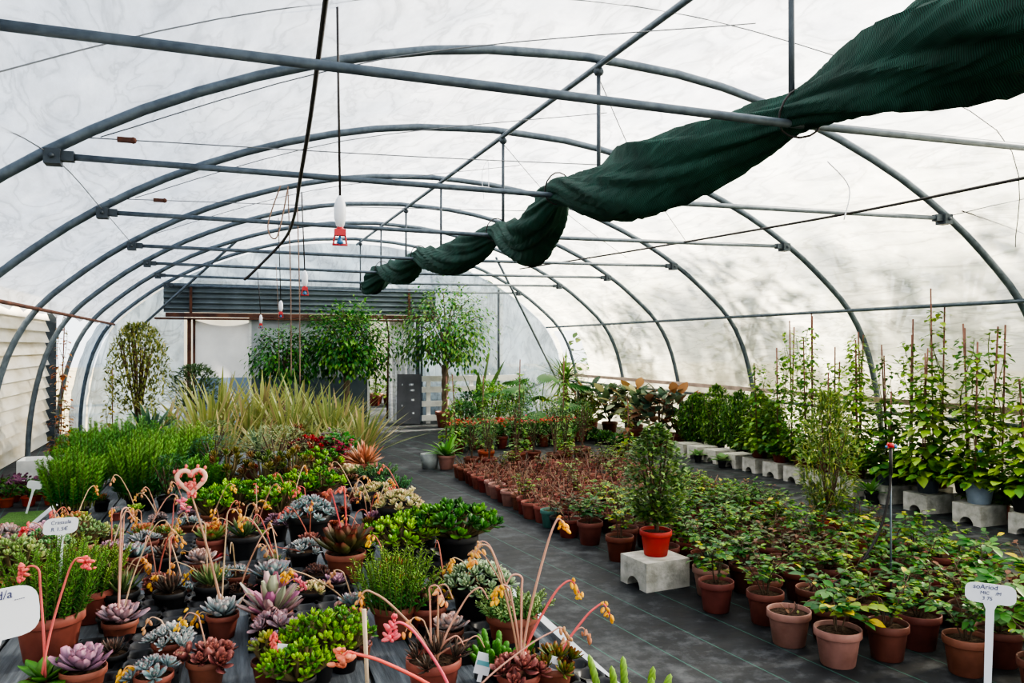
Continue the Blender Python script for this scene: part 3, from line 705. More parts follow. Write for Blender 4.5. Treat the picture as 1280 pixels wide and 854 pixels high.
def needles(seed, R, Hh, nst, L, cols, W=.2, per=16, splay=.5, th=.5):
    """upright succulent stems with crossed pairs of needle leaves"""
    rnd = random.Random(seed); lf = MB(); st = MB(); cs = H(*cols); tp = tpl('lance', .15, .0, th)
    for i in range(nst):
        a = i*2.4; q = R*sqrt((i+.5)/nst); h = Hh*rnd.uniform(.65, 1.08)*(1-.25*(q/R)**2)
        b = np.array((q*.6*cos(a), q*.6*sin(a), 0)); e = np.array((q*(1+splay*.1)*cos(a)+rnd.gauss(0, .015), q*(1+splay*.1)*sin(a)+rnd.gauss(0, .015), h))
        tube(st, [b, (b+e)/2, e], [.004, .003, .002], hx('#5b6b3a'), 4, False); ax = nrm(e-b)
        u = nrm(cross(ax, np.array((.4, 1, .1)))); w = cross(ax, u)
        for k in range(per):
            t = .15+.85*k/per; p = b+(e-b)*t; c = jit(rnd, mixc(cs[0], cs[-1], max(0, t*1.3-.35)), .15); l = L*(1-.45*t)
            for s_ in (-1, 1):
                d0 = (u if k % 2 else w)*s_; d = nrm(d0*cos(k*.8)+(w if k % 2 else u)*sin(k*.8)*s_+ax*(.75+.3*t)); leaf(lf, tp, p, d, nrm(ax-d0*.4), l*1.25, l*W*1.9, c*.75, c*1.2)
    return [('stems', st.build('stems', M['stem'])), ('foliage', lf.build('foliage', M['succulent']))]
def jade(seed, R, Hh, heads, L, cols, per=9, W=.55, th=.3):
    rnd = random.Random(seed); lf = MB(); st = MB(); cs = H(*cols); tp = tpl('spat', -.4, .1, th)
    for i in range(heads):
        a = i*2.4+rnd.uniform(-.2, .2); q = R*sqrt((i+.4)/heads); o = np.array((q*cos(a), q*sin(a), Hh*(1-.5*(q/R)**2)*rnd.uniform(.75, 1.05)))
        tube(st, [(q*.2*cos(a), q*.2*sin(a), 0), o*np.array((.8, .8, .6)), o], [.01, .008, .006], hx('#6d6245'), 5, False)
        tv = nrm((cos(a)*q/R*.7, sin(a)*q/R*.7, 1)); c0 = cs[rnd.randrange(len(cs))]
        ax = nrm(cross(tv, np.array((.3, 1., .1)))); ay = cross(tv, ax)
        for k in range(per):
            t = k/per; b = k*2.4; el = .1+1.2*t; l = sph(b, el); d = ax*l[0]+ay*l[1]+tv*l[2]; s_ = L*(1-.4*t)*rnd.uniform(.85, 1.15)
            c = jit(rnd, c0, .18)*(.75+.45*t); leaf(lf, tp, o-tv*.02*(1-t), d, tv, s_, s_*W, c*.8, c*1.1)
    return [('stems', st.build('stems', M['stem'])), ('foliage', lf.build('foliage', M['succulent']))]
def cactus(seed, n, Hh, r, cols, R=.05):
    rnd = random.Random(seed); mb = MB(); cs = H(*cols)
    for i in range(n):
        a = i*2.4; q = R*sqrt(i/n)*1.3; h = Hh*rnd.uniform(.45, 1.)*(1 if i % 3 else 1.1); lean = np.array((q*cos(a)*.5, q*sin(a)*.5, 0))
        o = np.array((q*cos(a), q*sin(a), 0)); m_ = 15; V = []; CC = []; k_ = 10
        for j in range(m_):
            t = j/(m_-1); rr = r*(1-.25*t)*(sqrt(max(0, 1-((t-.8)/.2)**2)) if t > .8 else 1)*(1+.16*(j % 2)); rr = max(rr, .001)
            for k in range(k_):
                b = 2*pi*k/k_+(j % 2)*.3; bump_ = 1+.12*((k+j) % 2); V.append(o+lean*t+np.array((rr*bump_*cos(b), rr*bump_*sin(b), h*t))); CC.append(jit(rnd, mixc(cs[0], cs[1], t*.6+.4*((k+j) % 2)), .1))
        mb.add(V, [(j*k_+k, j*k_+(k+1) % k_, (j+1)*k_+(k+1) % k_, (j+1)*k_+k) for j in range(m_-1) for k in range(k_)], (), np.array(CC))
    return [('stems', mb.build('stems', M['succulent']))]
def spray(seed, R, Hh, n, L, W, cols, prof='strap', e0=.5, e1=1.45, bend=.5, edge=None, th=0., pinks=None, m='leaf'):
    """a fountain of long leaves from one base"""
    rnd = random.Random(seed); mb = MB(); cs = H(*cols); ed = hx(edge) if edge else None; pk = H(*pinks) if pinks else None
    for i in range(n):
        a = i*2.4+rnd.uniform(-.3, .3); t = i/n; el = e0+(e1-e0)*t+rnd.uniform(-.1, .1); l = L*rnd.uniform(.7, 1.1)
        c = jit(rnd, cs[rnd.randrange(len(cs))], .15); e_ = ed
        if pk and rnd.random() < .25: c = jit(rnd, pk[rnd.randrange(len(pk))], .15)
        q = R*(1-t); tp = tpl(prof, round(bend*rnd.choice((.4, .8, 1.2)), 2), .25, th)
        leaf(mb, tp, (q*cos(a), q*sin(a), 0), sph(a, el), (0, 0, 1), l, W*rnd.uniform(.8, 1.2), c*.6, c*1.05, None, None if e_ is None else e_*rnd.uniform(.6, 1.05))
    return [('leaves', mb.build('leaves', M[m]))]
def vine(seed, Hh, n, L, cols, spread=.07, canes=1, wander=.05, prof='heart'):
    rnd = random.Random(seed); lf = MB(); st = MB(); cs = H(*cols); tp = tpl(prof, .4, .15); parts = []
    for q in range(canes):
        x, y = rnd.uniform(-.05, .05), rnd.uniform(-.05, .05); mb = MB(); tube(mb, [(x, y, -.05), (x+rnd.uniform(-.06, .06), y+rnd.uniform(-.05, .05), Hh*rnd.uniform(1.0, 1.2))], .0085, n=6)
        parts.append(('cane', mb.build('cane', M['cane'])))
    for q in range(3):
        ph = rnd.uniform(0, 6); P = [(wander*cos(ph+t*7)*(.4+t), wander*sin(ph+t*7)*(.4+t), Hh*t*(1-.12*q)) for t in np.linspace(0, 1, 14)]; tube(st, P, .004, hx('#5d6a34'), 4, False)
    L *= 1.25
    for i in range(int(n*2.2)):
        t = rnd.random()**2.0; a = rnd.uniform(0, 6.28); r = spread*1.2*(1.5-t)*rnd.uniform(.3, 1.3); c = jit(rnd, cs[rnd.randrange(len(cs))], .2); l = L*rnd.uniform(.6, 1.2)*(1.1-.35*t)
        leaf(lf, tp, (r*cos(a), r*sin(a), .02+Hh*t), sph(a+rnd.uniform(-.6, .6), rnd.uniform(-.6, .5)), (0, 0, 1), l, l*.8, c*.8, c*1.15)
    return parts+[('stems', st.build('stems', M['stem'])), ('foliage', lf.build('foliage', M['leaf']))]
def crown_tree(seed, trunk, th_, R, Hh, nb, nl, L, W, cols, twist=True, droop=.9, trc='#7a6a5a', twr=.012):
    rnd = random.Random(seed); tr = MB(); br = MB(); lf = MB(); cs = H(*cols); tp = tpl('ovate', droop, .15); tc_ = hx(trc)
    if twist:
        for q in range(3):
            tube(tr, [(th_*.8*cos(q*2.1+z*7), th_*.8*sin(q*2.1+z*7), z*trunk) for z in np.linspace(0, 1.15, 14)], th_*.7, tc_, 7)
    else: tube(tr, [(0, 0, 0), (.02, .01, trunk*.5), (0, .02, trunk*1.15)], [th_*1.2, th_, th_*.8], tc_, 8)
    for i in range(nb):
        a = i*2.4; t = (i+.5)/nb; z = trunk+Hh*(.08+.87*t); rr = R*sqrt(max(.05, sin(pi*(.15+.8*t))))*rnd.uniform(.75, 1.1)
        e = np.array((rr*cos(a), rr*sin(a), z+.1*Hh)); b = np.array((0, 0, trunk*.95+Hh*.4*t)); mid = (b+e)/2+np.array((0, 0, .1*Hh))
        P = catmull([b, mid, e, e+np.array((.12*cos(a), .12*sin(a), -.16*droop))], 4); tube(br, P, [twr*(1-.7*k/len(P)) for k in range(len(P))], tc_, 5, False)
        for k in range(nl):
            p = P[rnd.randrange(4, len(P))]+np.array([rnd.gauss(0, .085) for _ in range(3)])*(R/.5)
            out = nrm(p-np.array((0, 0, trunk+Hh*.4))); c = jit(rnd, cs[rnd.randrange(len(cs))], .22); s_ = rnd.uniform(.7, 1.2)
            leaf(lf, tp, p, nrm(out+np.array((rnd.gauss(0, .5), rnd.gauss(0, .5), rnd.uniform(-.9, .2)*droop))), (0, 0, 1), L*s_, W*s_, c*.85, c*1.1)
    return [('trunk', tr.build('trunk', M['stem'])), ('branches', br.build('branches', M['stem'])), ('foliage', lf.build('foliage', M['leaf']))]

def bells(seed, pts, col1, col2, n=9, size=.008, hang=True):
    """a nodding head of small bell flowers along the last stretch of a stalk"""
    rnd = random.Random(seed); mb = MB(); a_, b_ = hx(col1), hx(col2)
    for i in range(n):
        p = pts[-1-(i*max(1, len(pts)//4)//n)]; d = nrm((rnd.gauss(0, .6), rnd.gauss(0, .6), -1 if hang else rnd.uniform(-.2, 1))); s_ = size*rnd.uniform(.8, 1.3)
        q = np.asarray(p)+np.array([rnd.gauss(0, size*.75) for _ in range(3)]); c = jit(rnd, mixc(a_, b_, rnd.random()), .1)
        tube(mb, [q, q+d*s_*.7, q+d*s_*1.6, q+d*s_*2.3], [s_*.25, s_*.62, s_*.58, s_*.3], [c*.9, c, c, np.clip(c*1.25, 0, 1)], 6)
    return mb.build('flowers', M['petal'])
def stalk(t, base, tip, colr, fl=None, arch=.3, r=.0031, n=9, seed=1, size=.008, nod=.06, hang=True, r1=None):
    """flower stalk from base to tip in the plant's own space, nodding at the end"""
    base = np.array(base, float); tip = np.array(tip, float); v = tip-base; Lh = sqrt(v[0]**2+v[1]**2)
    out = nrm((v[0], v[1], 0)) if Lh > .01 else np.array((.8, .6, 0))
    P = [base, base+v*.35+np.array((0, 0, arch*.25*abs(v[2])))-out*arch*.15*Lh, base+v*.75+np.array((0, 0, arch*.3*abs(v[2]))), tip]
    if nod: P += [tip+out*nod*.5+np.array((0, 0, nod*.15)), tip+out*nod*.9+np.array((0, 0, -nod*.5))]
    P = catmull(P, 6); c = hx(colr); rn = len(P); mb = MB()
    tube(mb, P, [r*(1-.45*i/rn) for i in range(rn)], [jit(random.Random(seed+i//3), c, .06) for i in range(rn)], 6)
    s = link('flower_stalk', mb.build('flower_stalk', M['stem']), t)
    if fl: link('flowers', bells(seed, P, fl[0], fl[1], n, size, hang), s)
    return s
YEL = ('#f6c62c', '#eeb024'); ORA = ('#e8a050', '#eeb64c'); COR = ('#e8635c', '#f08a72'); RED = ('#d8363e', '#e8525a'); PNK = ('#e0607a', '#ec8a9a'); DRY = ('#c98f6a', '#d8a878')

def plant(name, label, cat, loc, parts, pot=None, sc=1., rz=0., group=None, potlabel=None):
    """pot = (kind, radius, height); parts are lifted to the soil"""
    t = thing(name, label, cat, loc, rz, group, sc); z = 0.
    if pot:
        add_pot(t, *pot, potlabel); z = pot[2]*.88
    for pn, me in parts: link(pn, me, t, (0, 0, z))
    return t

# ================================================================== SUCCULENT BENCH
TZ = .55
t = thing('slatted_bench', 'long slatted grey wooden bench carrying the succulents', 'bench', (.1, 5.6, 0), -.0233)
mb = MB(); rnd = random.Random(8)
nb = 13; wd = 2.3/nb
for k in range(nb):
    x = -1.15+wd*(k+.5); seams = [-3.3, -1.2+rnd.uniform(-.4, .4), 1.1+rnd.uniform(-.4, .4), 3.2]
    for a, b in zip(seams[:-1], seams[1:]): box(mb, (x, (a+b)/2, TZ-.0125+rnd.uniform(-.002, 0)), (wd-.014, b-a-.006, .025))
link('tabletop', mb.build('tabletop', M['planks'], False), t)
for s in (-1, 1):
    mb = MB(); box(mb, (s*1.17, 0, TZ-.01), (.035, 6.6, .05)); o = link('edge_strip', mb.build('edge_strip', M['edge'], False), t); o['label'] = 'white edge strip'
    for y in (-3, 0, 3):
        mb = MB(); box(mb, (s*1.05, y, (TZ-.03)/2), (.07, .07, TZ-.03)); link('leg', mb.build('leg', M['planks'], False), t)
for y in (-3, -1.5, 0, 1.5, 3):
    mb = MB(); box(mb, (0, y, TZ-.055), (2.2, .07, .06)); link('bearer', mb.build('bearer', M['planks'], False), t)

def tray_mesh():
    mb = MB(); nx, ny = 4, 5; c = .088; n = 14
    for i in range(nx):
        for j in range(ny):
            cx, cyy = (i-nx/2+.5)*c, (j-ny/2+.5)*c; r = .036; V = []
            for k in range(n):
                a = 2*pi*k/n; m_ = max(abs(cos(a)), abs(sin(a))); V += [(cx+c/2*cos(a)/m_, cyy+c/2*sin(a)/m_, .05), (cx+r*cos(a), cyy+r*sin(a), .046), (cx+r*.8*cos(a), cyy+r*.8*sin(a), .004)]
            Q = []
            for k in range(n):
                q = (k+1) % n; Q += [(3*k, 3*q, 3*q+1, 3*k+1), (3*k+1, 3*q+1, 3*q+2, 3*k+2)]
            V.append((cx, cyy, .004)); T = [(3*n, 3*k+2, 3*((k+1) % n)+2) for k in range(n)]
            mb.add(V, Q, T)
    w, l = nx*c/2, ny*c/2
    for a, b in (((-w, -l), (w, -l)), ((w, -l), (w, l)), ((w, l), (-w, l)), ((-w, l), (-w, -l))):
        mb.add([(a[0], a[1], .05), (b[0], b[1], .05), (b[0]*1.01, b[1]*1.01, .002), (a[0]*1.01, a[1]*1.01, .002)], [(0, 1, 2, 3)])
    return mb.build('carrier_tray', M['black'])
TRAY = tray_mesh()
occupied = []   # (x, y, r)
for u, v, lab in ((385, 738, 'black plastic pot carrier tray, empty behind the pink bench pot'), (370, 785, 'black pot carrier tray beside the mauve fan rosettes'), (205, 775, 'black pot carrier tray behind the frosty rosettes'), (158, 838, 'black pot carrier tray at the front left of the bench'),
                  (590, 800, 'black pot carrier tray left of the yellow-flowered stonecrop'), (545, 705, 'black pot carrier tray under the dark jade bushes'), (222, 690, 'black pot carrier tray seen between rosettes in the middle left'),
                  (395, 648, 'black pot carrier tray behind the brown-green aeonium'), (420, 600, 'black pot carrier tray by the cream cabbage rosette'), (300, 730, 'black pot carrier tray left of the blue rosette'), (690, 870, 'black pot carrier tray at the front right corner')):
    p = atz(u, v, TZ); tag(link('carrier_tray', TRAY, None, p, rnd.uniform(-.06, .06)), lab, 'tray', 'black pot carrier trays')

sd = [100]
def seed(): sd[0] += 1; return sd[0]
def S(u, v, px, gen, pot, name, label, stalks=(), lift=None, potk=.66, short=None):
    """succulent in a pot standing on the bench at picture point u, v; px is the plant's width there"""
    p = atz(u, v, TZ); d = dep(p); R = px/2*d/F*1.1; s = seed()
    if pot:
        pr = max(.03, R*potk); ph = pr*1.45; potd = (pot, pr, ph); z = ph*.9
    else: potd = None; z = 0.
    t = plant(name, label, 'succulent', p, gen(s, R), potd, 1, random.Random(s).uniform(0, 6.28), None)
    rz = t.rotation_euler[2]; rr = random.Random(s)
    for st_ in stalks:
        tu, tv, col, fl = st_[:4]; kw = st_[4] if len(st_) > 4 else {}
        q = atY(tu, tv, p[1]+kw.pop('dy', 0)); w = q-p; loc = np.array((w[0]*cos(-rz)-w[1]*sin(-rz), w[0]*sin(-rz)+w[1]*cos(-rz), w[2]))
        stalk(t, (rr.uniform(-.012, .012), rr.uniform(-.012, .012), z), loc, col, fl, seed=seed(), **kw)
    occupied.append((p[0], p[1], R, short or label.split(' with')[0].split(' in ')[0]))
    return t
RO = lambda k: (lambda s, R: rosette(s, R, k))
CL = lambda k, n=9, q=.5, dome=.5: (lambda s, R: cluster(s, R*.75, k, n, R*q, dome))
ND = lambda h, n, L, cols, per=16, W=.2: (lambda s, R: needles(s, R, h, n, L, cols, W, per))
JD = lambda h, n, L, cols, per=9, W=.55, th=.3: (lambda s, R: jade(s, R, h, n, L, cols, per, W, th))
PK = '#bd917e'; PKR = '#bd6c60'; TAN = '#bfa488'
GREEN = ('#3f6b2c', '#6d9a3f'); JG = ('#4c7f2c', '#6f9e34', '#8cb444'); JD2 = ('#3d6f2c', '#55862f', '#2f5a26'); PALE = ('#7f9a6a', '#94ab74', '#b0b87c')

S(150, 806, 60, lambda s, R: rosette(s, R, 'mauve'), 'terra', 'echeveria', 'flat purplish rosette with tall bare pink stalks in terracotta pot', [(156, 642, PK, DRY, {'nod': .03, 'n': 5}), (152, 640, PK, None, {'r': .004}), (196, 655, TAN, DRY, {'n': 5})])
S(213, 832, 62, CL('frost', 14, .42), 'terra', 'echeveria', 'frosty grey cluster of small rosettes in terracotta pot, one red centre', [(200, 775, TAN, DRY, {'n': 4})])
t = S(278, 796, 56, RO('frost'), 'terra', 'echeveria', 'white lilac rosette with yellow blooms and heart-shaped pink crest on a stalk', [(262, 768, TAN, YEL, {'n': 12}), (285, 640, TAN, ORA)])
def heart_crest(t, tip):
    p = np.array(t.location); rz = t.rotation_euler[2]; w = tip-p
    loc = np.array((w[0]*cos(-rz)-w[1]*sin(-rz), w[0]*sin(-rz)+w[1]*cos(-rz), w[2]))
    s = stalk(t, (0, 0, .1), loc, PK, None, nod=0, r=.0055, arch=.12, r1=.005); ax = np.array((cos(-rz), sin(-rz), 0)); mb = MB(); fl = MB(); rr = random.Random(5); pts = []
    for a in np.linspace(-pi, pi, 33):
        x = 16*sin(a)**3; y = 13*cos(a)-5*cos(2*a)-2*cos(3*a)-cos(4*a); pts.append(loc+ax*x*.0031+np.array((0, 0, (y+17)*.0031)))
    tube(mb, pts, .009, hx('#d8b09a'), 6, False); c = link('crest', mb.build('crest', M['stem']), s); c['label'] = 'heart-shaped pinkish crest'
    for k in range(60):
        q = pts[rr.randrange(33)]; q = q+np.array([rr.gauss(0, .009) for _ in range(3)]); blob(fl, q, .0062, jit(rr, hx('#ee7a72'), .15), 5, 3, 1.3)
    for k in range(14): blob(fl, loc+np.array((rr.gauss(0, .012), rr.gauss(0, .012), .022+rr.random()*.02)), .007, jit(rr, hx('#f08a80'), .1), 5, 3, 1.3)
    link('flowers', fl.build('flowers', M['petal']), s)
heart_crest(t, atY(239, 618, t.location[1]+.02))
S(258, 858, 68, CL('russet', 6, .55, .3), 'terra', 'echeveria', 'reddish brown crinkled rosettes at the front of the bench', [(236, 818, TAN, DRY, {'n': 14}), (247, 770, PK, YEL)])
S(104, 874, 76, RO('purple'), 'terra', 'echeveria', 'large dusky purple rosette at the front left bench edge')
S(192, 876, 66, CL('blue', 7, .5), 'terra', 'echeveria', 'grey blue rosette with drooping yellow bells at the front', [(172, 836, '#d8a860', YEL, {'n': 14})])
S(55, 880, 60, lambda s, R: spray(s, .02, .05, 12, R*1.2, R*.5, ('#4f7a35', '#6d964a'), 'round', .3, 1.2, .3, None, .2, None, 'succulent'), 'terra', 'paddle_plant', 'broad flat green leaved succulent by the purple rosette', [(48, 712, '#d86a68', COR, {'nod': .06, 'n': 14, 'r': .0045, 'hang': False}), (92, 702, '#d86a68', COR, {'nod': .05, 'n': 16, 'r': .004, 'hang': False})])
S(62, 822, 118, ND(.27, 70, .024, GREEN, 22), 'terra', 'needle_crassula', 'big dense green needle-leaved bush behind the white label', potk=.62)
S(112, 776, 84, ND(.24, 52, .022, ('#3f6b2c', '#8aa84a'), 18), 'terra', 'needle_crassula', 'second green needle-leaved bush in terracotta pot beside the plank gap', potk=.6)
S(150, 772, 64, lambda s, R: rosette(s, R*1.15, 'spike'), 'black', 'haworthia', 'grey green spiky rosette behind the flat purplish one', [(133, 700, TAN, ORA, {'n': 8}), (168, 700, TAN, ORA)])
S(212, 768, 56, lambda s, R: rosette(s, R*1.1, 'darkspike'), 'black', 'haworthia', 'dark brown spiky rosette with yellow bells behind the frosty cluster', [(206, 722, TAN, YEL, {'n': 12}), (218, 628, '#d0747a', PNK, {'n': 16, 'hang': False}), (212, 672, TAN, ORA)])
S(264, 760, 58, lambda s, R: rosette(s, R*1.15, 'spike'), 'black', 'haworthia', 'green spiky rosette left of the long board, with orange flowers', [(228, 705, TAN, ORA), (248, 715, TAN, YEL), (256, 655, TAN, None)])
S(168, 716, 42, RO('blue'), 'terra', 'echeveria', 'small neat blue rosette between the tall bare stalks')
S(143, 722, 46, RO('brown'), 'terra', 'echeveria', 'brownish rosette with orange flowers left of the neat blue one', [(172, 708, TAN, ORA, {'n': 10})])
S(128, 702, 50, JD(.1, 22, .03, PALE), 'terra', 'crassula', 'pale yellow green crassula in the middle left')
S(97, 712, 62, JD(.14, 34, .03, PALE), 'terra', 'crassula', 'pale green bushy crassula under the labelled stake')
S(56, 735, 66, JD(.15, 34, .032, ('#5f8a5a', '#79a070', '#94b080')), 'terra', 'crassula', 'grey green crassula with small red flower heads near the turf', [(42, 663, '#b06a58', RED, {'n': 14, 'hang': False}), (60, 662, '#b06a58', RED, {'n': 12, 'hang': False})])
S(16, 752, 70, JD(.16, 34, .035, ('#8aa06a', '#7a9660', '#a3b07a')), 'terra', 'crassula', 'pale olive crassula at the far left edge')
S(8, 700, 52, CL('grey', 7), 'terra', 'echeveria', 'pinkish grey rosettes at the far left edge by the turf')
S(46, 690, 40, RO('mauve'), 'terra', 'echeveria', 'small mauve rosette beside the white bench edge')
S(265, 700, 52, RO('green'), 'terra', 'echeveria', 'green rosette with pinkish margins and orange blooms', [(236, 690, TAN, ORA, {'n': 10}), (290, 668, TAN, ORA, {'n': 14})])
S(252, 725, 44, RO('grey'), 'terra', 'echeveria', 'pinkish grey rosette just behind the green spiky one', [(222, 735, TAN, DRY)])
S(207, 690, 40, CL('green', 6), 'terra', 'echeveria', 'small green rosettes under the pink flower head')
S(180, 690, 40, RO('green'), 'terra', 'echeveria', 'plain green rosette behind the neat blue one', [(176, 640, '#d89a80', DRY, {'n': 10}), (176, 652, TAN, ORA)])
S(304, 700, 60, lambda s, R: rosette(s, R, 'spike'), 'black', 'aloe', 'tangled green spiky aloe with a horizontal red flower spike', [(288, 695, PKR, RED, {'n': 18, 'nod': .1}), (335, 690, TAN, ORA), (282, 650, TAN, ORA, {'n': 12}), (322, 628, TAN, ORA), (310, 632, TAN, DRY)])
S(340, 748, 54, RO('blue'), 'black', 'echeveria', 'pale blue rosette in the bench middle, pink flowers beside it', [(312, 736, '#d0747a', PNK, {'n': 10, 'hang': False}), (352, 715, TAN, ORA), (285, 712, TAN, YEL, {'n': 14})])
S(346, 676, 40, CL('purple', 12, .3, .7), 'black', 'stonecrop', 'rounded purple stonecrop clump behind the spiky aloe')
S(385, 682, 74, CL('blue', 22, .26, .7), 'black', 'stonecrop', 'wide blue green stonecrop mound in the bench middle', [(380, 610, PKR, COR), (395, 690, PKR, RED)])
S(380, 715, 52, CL('frost', 9, .4), 'black', 'echeveria', 'teal grey rosettes below the blue green mound', [(350, 685, PKR, DRY), (366, 700, TAN, ORA, {'n': 12})])
S(432, 726, 92, RO('brown'), 'terra', 'aeonium', 'large brown and green aeonium with two upright red stalks', [(413, 614, '#d0605a', COR, {'nod': .02, 'r': .0045}), (430, 610, '#d0605a', COR, {'nod': .02, 'r': .0045}), (447, 640, PKR, None)], potk=.5)
S(340, 800, 70, lambda s, R: spray(s, .03, .05, 34, R*1.25, R*.35, ('#a39a94', '#b89c9c', '#9aa08c'), 'spat', .2, 1.4, -.3, None, .3, ('#b07a8c', '#a56a86'), 'succulent'), 'terra', 'echeveria', 'fan of grey and mauve leaves in the bench middle', [(318, 745, TAN, None), (360, 728, '#d0748a', PNK, {'n': 12, 'hang': False})])
S(345, 815, 60, CL('mauve', 7, .5), 'terra', 'echeveria', 'pink mauve rosettes directly in front of the grey mauve fan')
S(333, 852, 52, lambda s, R: jade(s, R*.8, .1, 12, .03, ('#8a9a5a', '#8b7f94', '#a3a04a')), 'brown', 'small_crassula', 'sparse small succulent in brown pot with a paper tag', [(342, 792, '#e0665e', COR, {'n': 16, 'r': .0045, 'dy': -.1})])
S(395, 852, 92, JD(.13, 40, .032, JG), 'black', 'portulacaria', 'sprawling bright green jade plant at the front middle', potk=.5)
S(372, 878, 84, JD(.11, 36, .03, JG), 'black', 'portulacaria', 'low bright green jade plant on the very front edge', potk=.5)
S(430, 838, 70, JD(.14, 26, .03, ('#6d9a3f', '#8ab04c', '#4f7f38')), 'black', 'portulacaria', 'upright jade plant left of the thin wooden stick', potk=.5)
S(440, 786, 40, RO('blue'), 'pink', 'agave', 'small blue agave in a faded pink pot', [(428, 715, TAN, DRY, {'n': 8}), (372, 715, TAN, YEL, {'n': 16})], potk=1.)
S(452, 822, 36, CL('mauve', 8, .4), 'terra', 'stonecrop', 'lilac stonecrop in small pot beside the thin stick')
S(492, 795, 100, ND(.25, 60, .022, ('#3f7a3a', '#86a84a'), 18), 'terra', 'needle_crassula', 'big green needle-leaved bush in the bench middle', [(470, 742, TAN, ORA, {'n': 10})], potk=.5)
S(535, 790, 64, RO('darkrose'), 'terra', 'echeveria', 'dark grey purple rosette crowned with peach flowers', [(535, 738, PK, ('#f0a070', '#e89a7a'), {'n': 16, 'hang': False}), (515, 720, TAN, YEL, {'n': 12})])
S(562, 812, 50, RO('grey'), 'brown', 'echeveria', 'grey rosette in brown pot below the peach flowers')
S(598, 778, 96, CL('sage', 30, .26, .6), 'black', 'stonecrop', 'grey green stonecrop mound with bright yellow flowers', [(575, 738, '#a0a050', YEL, {'n': 16, 'hang': False}), (592, 735, '#a0a050', YEL, {'n': 14, 'hang': False}), (575, 700, TAN, ORA)])
S(640, 812, 84, ND(.1, 46, .022, ('#55804a', '#8aa06a'), 10, .3), 'terra', 'stonecrop', 'low leafy green stonecrop in terracotta pot near the right strip', [(600, 690, PK, ORA, {'dy': -.1}), (610, 680, PK, DRY)], potk=.7)
S(500, 712, 84, JD(.14, 34, .045, JG), 'black', 'jade_plant', 'bright lime jade bush left of the dark glossy one', potk=.5)
S(572, 706, 96, JD(.17, 42, .055, JD2), 'black', 'jade_plant', 'dark glossy jade bush by the right bench edge', potk=.5)
S(530, 690, 60, JD(.15, 24, .045, JG), 'black', 'jade_plant', 'lime green jade bush behind the dark glossy one', potk=.5)
S(542, 872, 96, CL('darkspike', 7, .5, .3), 'terra', 'sempervivum', 'dark brown spiky rosette with a spray of long pink stalks', [(468, 742, PK, ORA, {'r': .0045, 'n': 6}), (537, 735, PK, ('#f0a070', '#f0c080'), {'r': .004}), (548, 734, PK, None, {'r': .004}), (528, 775, TAN, ORA), (585, 800, PK, None), (560, 800, PK, None, {'r': .004}), (590, 740, PK, None, {'r': .004})])
S(648, 880, 76, CL('russet', 7, .45), 'terra', 'sempervivum', 'reddish tan rosettes with very tall orange-belled stalks at the front', [(695, 652, PK, YEL, {'r': .0045, 'n': 8, 'nod': .03}), (702, 732, '#c8645c', YEL, {'r': .0045, 'n': 10, 'nod': .07}), (636, 735, PK, YEL, {'r': .004, 'n': 18}), (612, 685, PK, ORA, {'r': .004}), (652, 722, PK, None, {'r': .0045})])
S(690, 868, 76, CL('olive', 6, .5, .3), 'terra', 'sempervivum', 'bronze green rosette with curved red stalk beside the white strip', [(744, 760, '#c8645c', YEL, {'r': .0045, 'n': 10, 'nod': .06}), (718, 790, PK, DRY, {'n': 6})])
S(622, 855, 58, lambda s, R: cactus(s, 20, .085, .011, ('#1f4420', '#4f8a35'), R*.75), 'black', 'clump_cactus', 'dark green lumpy cactus clump at the front middle')
S(575, 915, 60, RO('russet'), 'terra', 'echeveria', 'rosette at the front edge with two coral flower heads on thick stalks', [(508, 782, '#d86468', ('#e8596a', '#f07a80'), {'r': .005, 'n': 16, 'size': .01, 'hang': False}), (446, 818, '#e0685c', ('#f0705a', '#f58a72'), {'r': .006, 'n': 18, 'size': .012, 'hang': False, 'nod': .05}), (690, 790, PK, DRY)])
t = S(788, 925, 62, lambda s, R: cactus(s, 8, .17, .011, ('#44682f', '#8aa850'), R*1.0), 'terra', 'column_cactus', 'tall bright green ribbed cactus columns at the front right corner', potk=.7)
S(498, 668, 70, CL('cream', 26, .24, .6), 'black', 'variegated_sedum', 'pale yellow variegated sedum beside the white strip', [(515, 612, '#c0b080', ('#d8d09a', '#c8c080'), {'nod': 0, 'n': 12, 'hang': False})])
S(470, 650, 60, CL('cream', 20, .24, .6), 'black', 'variegated_sedum', 'cream speckled sedum left of the pale yellow one')
S(520, 682, 44, CL('frost', 10, .35), 'black', 'echeveria', 'icy blue small rosettes behind the lime jade bushes', [(497, 672, TAN, YEL, {'n': 8})])
S(470, 622, 56, ND(.1, 30, .022, ('#2f5a35', '#4f7f4a'), 9, .4), 'black', 'stonecrop', 'dark green low stonecrop by the far strip')
S(492, 632, 46, ND(.09, 26, .022, ('#3a6a3f', '#5a8a50'), 9, .4), 'black', 'stonecrop', 'dark green trailing stonecrop touching the white strip')
S(455, 602, 46, lambda s, R: spray(s, .02, .05, 60, R*1.2, R*.22, ('#c98f74', '#d8a488', '#b87a64'), 'lance', .1, 1.5, -.2, None, .5, None, 'succulent'), 'terra', 'coral_succulent', 'salmon coloured coral-like succulent at the far strip')
S(436, 610, 34, RO('cream'), 'terra', 'echeveria', 'cream cabbage-like rosette beside the coral-like succulent')
S(398, 610, 56, JD(.15, 26, .045, JG), 'terra', 'jade_plant', 'bright green jade with one orange bloom, near the begonia', [(398, 585, TAN, ORA, {'n': 10, 'hang': False})], potk=.6)
